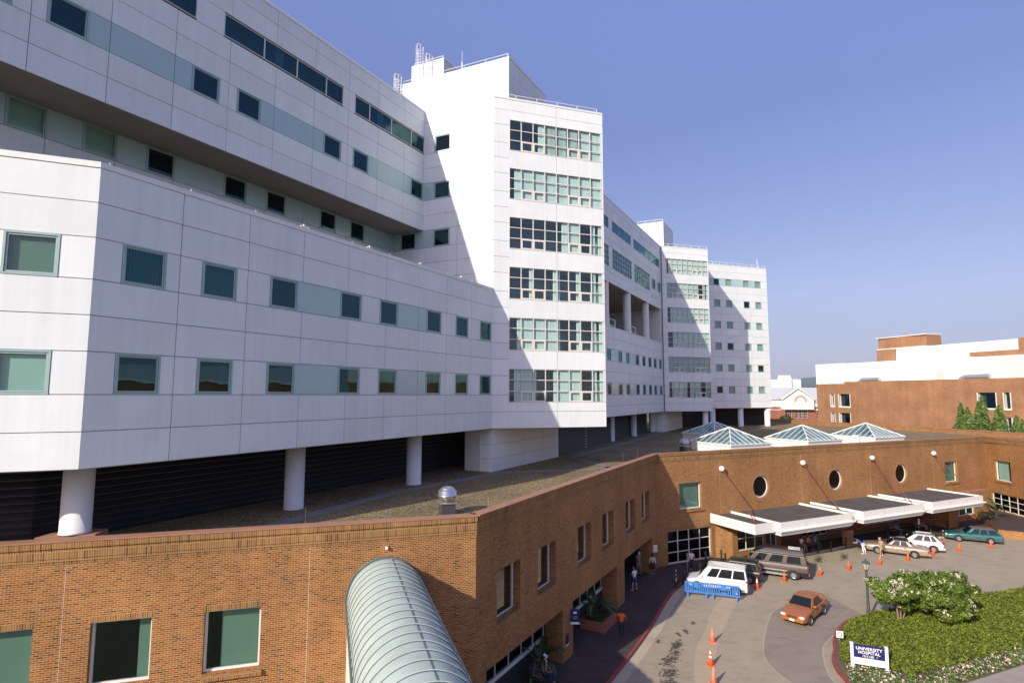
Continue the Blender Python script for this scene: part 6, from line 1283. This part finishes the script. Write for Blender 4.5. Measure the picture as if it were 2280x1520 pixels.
m2 = MB(); fB.box(m2, 8.4, 12.35, -12, -8.6, 22.2, 25.2, 'brick_far'); m2.prism([fB.xy(8.0, -9.8), fB.xy(13.2, -9.4), fB.xy(18.6, -9.8), fB.xy(18.6, -14), fB.xy(8.0, -14)], 25.45, 27.75, 'brick_far'); fB.box(m2, 7.9, 18.7, -14.1, -9.3, 25.2, 25.44, 'white_frame'); fB.box(m2, 7.9, 18.7, -14.1, -9.3, 27.76, 27.9, 'white_frame'); part('lift_tower', m2, t); m2 = MB(); fB.box(m2, 35.1, 60, -14, -8.5, 22.2, 25.4, 'brick_far'); fB.box(m2, 27, 35.1, -9.0, -8.7, 22.2, 23.4, 'brick_far'); part('end_wall', m2, t)
for u in (13.3, 33.2):
    m2 = MB(); z = 18.55; m2.tube(fB.p(u-2.2, -.7, z), fB.p(u+1.6, -.7, z), .42, 'duct_metal', 12); m2.tube(fB.p(u-2.2, -.7, z), fB.p(u-3.0, -.7, z-.5), .42, 'duct_metal', 12); part('air_duct', m2, t)
for u in (14, 15.1, 18, 21, 22, 25.5, 29.5, 30.5): m2 = MB(); m2.tube(fB.p(u, -8.9, 23.2), fB.p(u, -8.9, 24.4), .08, 'cream_frame', 6); part('vent_pipe', m2, t)
m2 = MB()
for u in (14.6, 15.0): m2.tube(fB.p(u, -9.3, 25.3), fB.p(u, -9.3, 28.8), .04, 'arch_orange', 5)
for k in range(9): m2.tube(fB.p(14.6, -9.3, 25.5+k*.35), fB.p(15.0, -9.3, 25.5+k*.35), .03, 'arch_orange', 5)
part('wall_ladder', m2, t)
# gabled building
gy = 230.0; fg = Fr((84, gy), (161, gy)); t = thing('gabled_building', 'brick building with cream gable, brick arch and pale slate roof', 'building', (115, gy, 0)); U = lambda u: 19.76+u*1.4375; Zg = lambda z: z*1.4375-6.65
m2 = MB(); hg = [(U(u), U(u)+1.3, Zg(8.7), Zg(10.9)) for u in (5.6, 7.0, 9.15, 10.3, 11.6, 15.2, 1.0, 20, 23, 26)]; holed(m2, fg, 0, 77, 0, Zg(11.95), hg, 'brick_red', .2); fg.box(m2, 0, 77, -.1, .12, Zg(11.0), Zg(11.15), 'stucco'); fg.box(m2, 0, 77, -.05, .02, Zg(11.96), Zg(13.95), 'stucco'); m2.face([fg.p(0, 0, 0), fg.p(0, 0, Zg(12)), fg.p(0, -20, Zg(12)), fg.p(0, -20, 0)], 'brick_red'); part('wall', m2, t)
for h_ in hg:
    m3 = MB(); a, b, c, e = h_; fg.box(m3, a-.1, b+.1, -.18, .05, e, e+.7, 'stucco'); fg.box(m3, a, b, -.19, -.15, c, e, 'white_frame')
    for i in range(2):
        for j in range(3): fg.box(m3, a+.1+i*(b-a-.1)/2, a+(i+1)*(b-a-.1)/2, -.149, -.14, c+.1+j*(e-c-.1)/3, c+(j+1)*(e-c-.1)/3, 'car_glass')
    part('window', m3, t)
m2 = MB(); z0_, z1_ = Zg(13.9), Zg(17.5); m2.face([fg.p(-1, .6, z0_), fg.p(78, .6, z0_), fg.p(78, -9, z1_), fg.p(-1, -9, z1_)], 'slate_roof'); m2.face([fg.p(78, -18, z0_), fg.p(-1, -18, z0_), fg.p(-1, -9, z1_), fg.p(78, -9, z1_)], 'slate_roof'); m2.face([fg.p(-1, .6, z0_), fg.p(-1, -9, z1_), fg.p(-1, -18, z0_)], 'stucco')
A, B_, C_ = fg.p(U(4.4), 2.2, Zg(13.95)), fg.p(U(14.2), 2.2, Zg(13.95)), fg.p(U(9.3), 2.2, Zg(17.25)); D_ = fg.p(U(9.3), -9, Zg(17.35))
m2.face([A, C_, D_, fg.p(U(4.4), -4, Zg(15))], 'slate_roof'); m2.face([C_, B_, fg.p(U(14.2), -4, Zg(15)), D_], 'slate_roof'); part('roof', m2, t)
m2 = MB(); fg.box(m2, U(4.9), U(13.8), -.0, 1.8, Zg(11.2), Zg(14.0), 'stucco'); m2.face([fg.p(U(4.9), 1.8, Zg(14.0)), fg.p(U(13.8), 1.8, Zg(14.0)), fg.p(U(9.35), 1.8, Zg(16.9))], 'stucco'); fg.box(m2, U(4.9), U(5.5), .02, 1.82, 0, Zg(11.19), 'brick_red')
for P0 in (A, B_): m2.tube(P0, C_, .26, 'white_frame', 6)
part('gable', m2, t)
m2 = MB()
for k in range(16):
    a, b = math.pi*k/16, math.pi*(k+1)/16; q = lambda r_, aa: fg.p(U(10.0)+r_*math.cos(aa), 1.88, Zg(13.4)+r_*math.sin(aa)); m2.face([q(1.95, a), q(2.5, a), q(2.5, b), q(1.95, b)], 'arch_orange')
m2.face([fg.p(U(10.0)+1.94*math.cos(a), 1.87, Zg(13.4)+1.94*math.sin(a)) for a in np.linspace(0, math.pi, 14)], 'pale_paint'); part('arch', m2, t)
blobtree('round_tree', 'small dark round tree in front of the gabled building', 'tree', (108.3, gy-8, 0), rb(8, 0, 0, 4.6, 2.1, 2.1, 1.7, 1.1, 2.1), [([(0, 0, 0), (0, 0, 5)], [.3, .15])], 'leaf_dark', 5000, .25)
# plant building with cooling units
t = thing('plant_building', 'flat white building with a row of cooling units on its roof', 'building', (152, 322, 0)); m2 = MB(); m2.box(126, 161, 320, 345, 0, 24.1, 'white_panel_far'); part('wall', m2, t); m2 = MB(); m2.box(162.2, 166.4, 320, 328, 0, 24.4, 'white_panel_far'); part('annexe', m2, t)
for i in range(4): m2 = MB(); m2.box(154.4+i*1.8, 156.0+i*1.8, 320.6, 323, 24.1, 25.4, 'pale_paint'); m2.lathe([(.6, 25.4), (.72, 25.45), (.8, 26.6), (.72, 26.7)], 'white_panel_far', 12, 155.2+i*1.8, 321.8); part('cooling_unit', m2, t)
# building across the drive, outside the picture: seen mirrored in the lower windows
t = thing('brick_residence', 'brick residence with rows of white framed windows, mirrored in the lower hospital windows', 'building', (78, 20, 0)); fr5 = Fr((78, 46), (70, -22)); m2 = MB(); hr = [(u, u+1.3, z, z+1.8) for u in range(3, 66, 4) for z in (2, 5.6, 9.2, 12.8)]
holed(m2, fr5, 0, fr5.L, 0, 17.2, hr, 'brick_far', .15, 0, 'white_frame'); m2.face([fr5.p(0, -.16, 0), fr5.p(fr5.L, -.16, 0), fr5.p(fr5.L, -.16, 17), fr5.p(0, -.16, 17)], 'interior_dark'); fr5.box(m2, -.3, fr5.L, -.4, .25, 17.21, 17.6, 'white_frame'); m2.face([fr5.p(-.3, .25, 17.6), fr5.p(fr5.L, .25, 17.6), fr5.p(fr5.L, -7, 20.5), fr5.p(-.3, -7, 20.5)], 'slate_roof'); m2.face([fr5.p(0, 0, 0), fr5.p(0, 0, 17.2), fr5.p(0, -14, 17.2), fr5.p(0, -14, 0)], 'brick_far'); part('wall', m2, t)
# woodland and hills
P = []; 
for i in range(230):
    x = rng.uniform(80, 900); y = rng.uniform(560, 760); r_ = rng.uniform(5, 9); n = 90; D = rng.normal(0, 1, (n, 3)); D /= np.linalg.norm(D, axis=1)[:, None]; P.append(D*r_*[1, 1, .8]+[x, y, 10+rng.uniform(-4, 9)])
P = np.concatenate(P); tag(link('woodland', leaves('woodland', P, rng.normal(0, 1, P.shape), 1.5, 'leaf_dark', 1.3, .6)), 'hazy belt of dark green woods beyond the far buildings', 'woods', kind='stuff')
m2 = MB(); nx, ny = 90, 10; X0 = np.linspace(-6000, 9000, nx); Y0 = np.linspace(6500, 9500, ny); hgt = lambda x, y: max(0, (265+60*math.sin(x/1100+2.6)+35*math.sin(x/370+.4)+14*math.sin(x/140+y/300))*math.sin(math.pi*min(1, max(0, (y-6500)/3000)))**.8)
m2.v = [(x, y, hgt(x, y)-1) for y in Y0 for x in X0]; m2.f = [(j*nx+i, j*nx+i+1, (j+1)*nx+i+1, (j+1)*nx+i) for j in range(ny-1) for i in range(nx-1)]; m2.m = [m2.mi('hill_green')]*len(m2.f); struct('hills', m2, True)

# ---------------------------------------------------------------- air
hz_, hn, hl, hp_ = newmat('haze_air'); hn.remove(hp_); pv = hn.new('ShaderNodeVolumePrincipled'); pv.inputs['Color'].default_value = (.80, .86, .97, 1); pv.inputs['Density'].default_value = HAZE; pv.inputs['Anisotropy'].default_value = .2
hl.new(pv.outputs[0], hn['Material Output'].inputs['Volume'])
m2 = MB(); m2.box(-9200, 9400, -3100, 12100, -1.2, 420, 'haze_air'); tag(link('haze', m2.mesh('haze')), 'thin bluish haze softening the distant hills and woods', 'haze', kind='stuff')
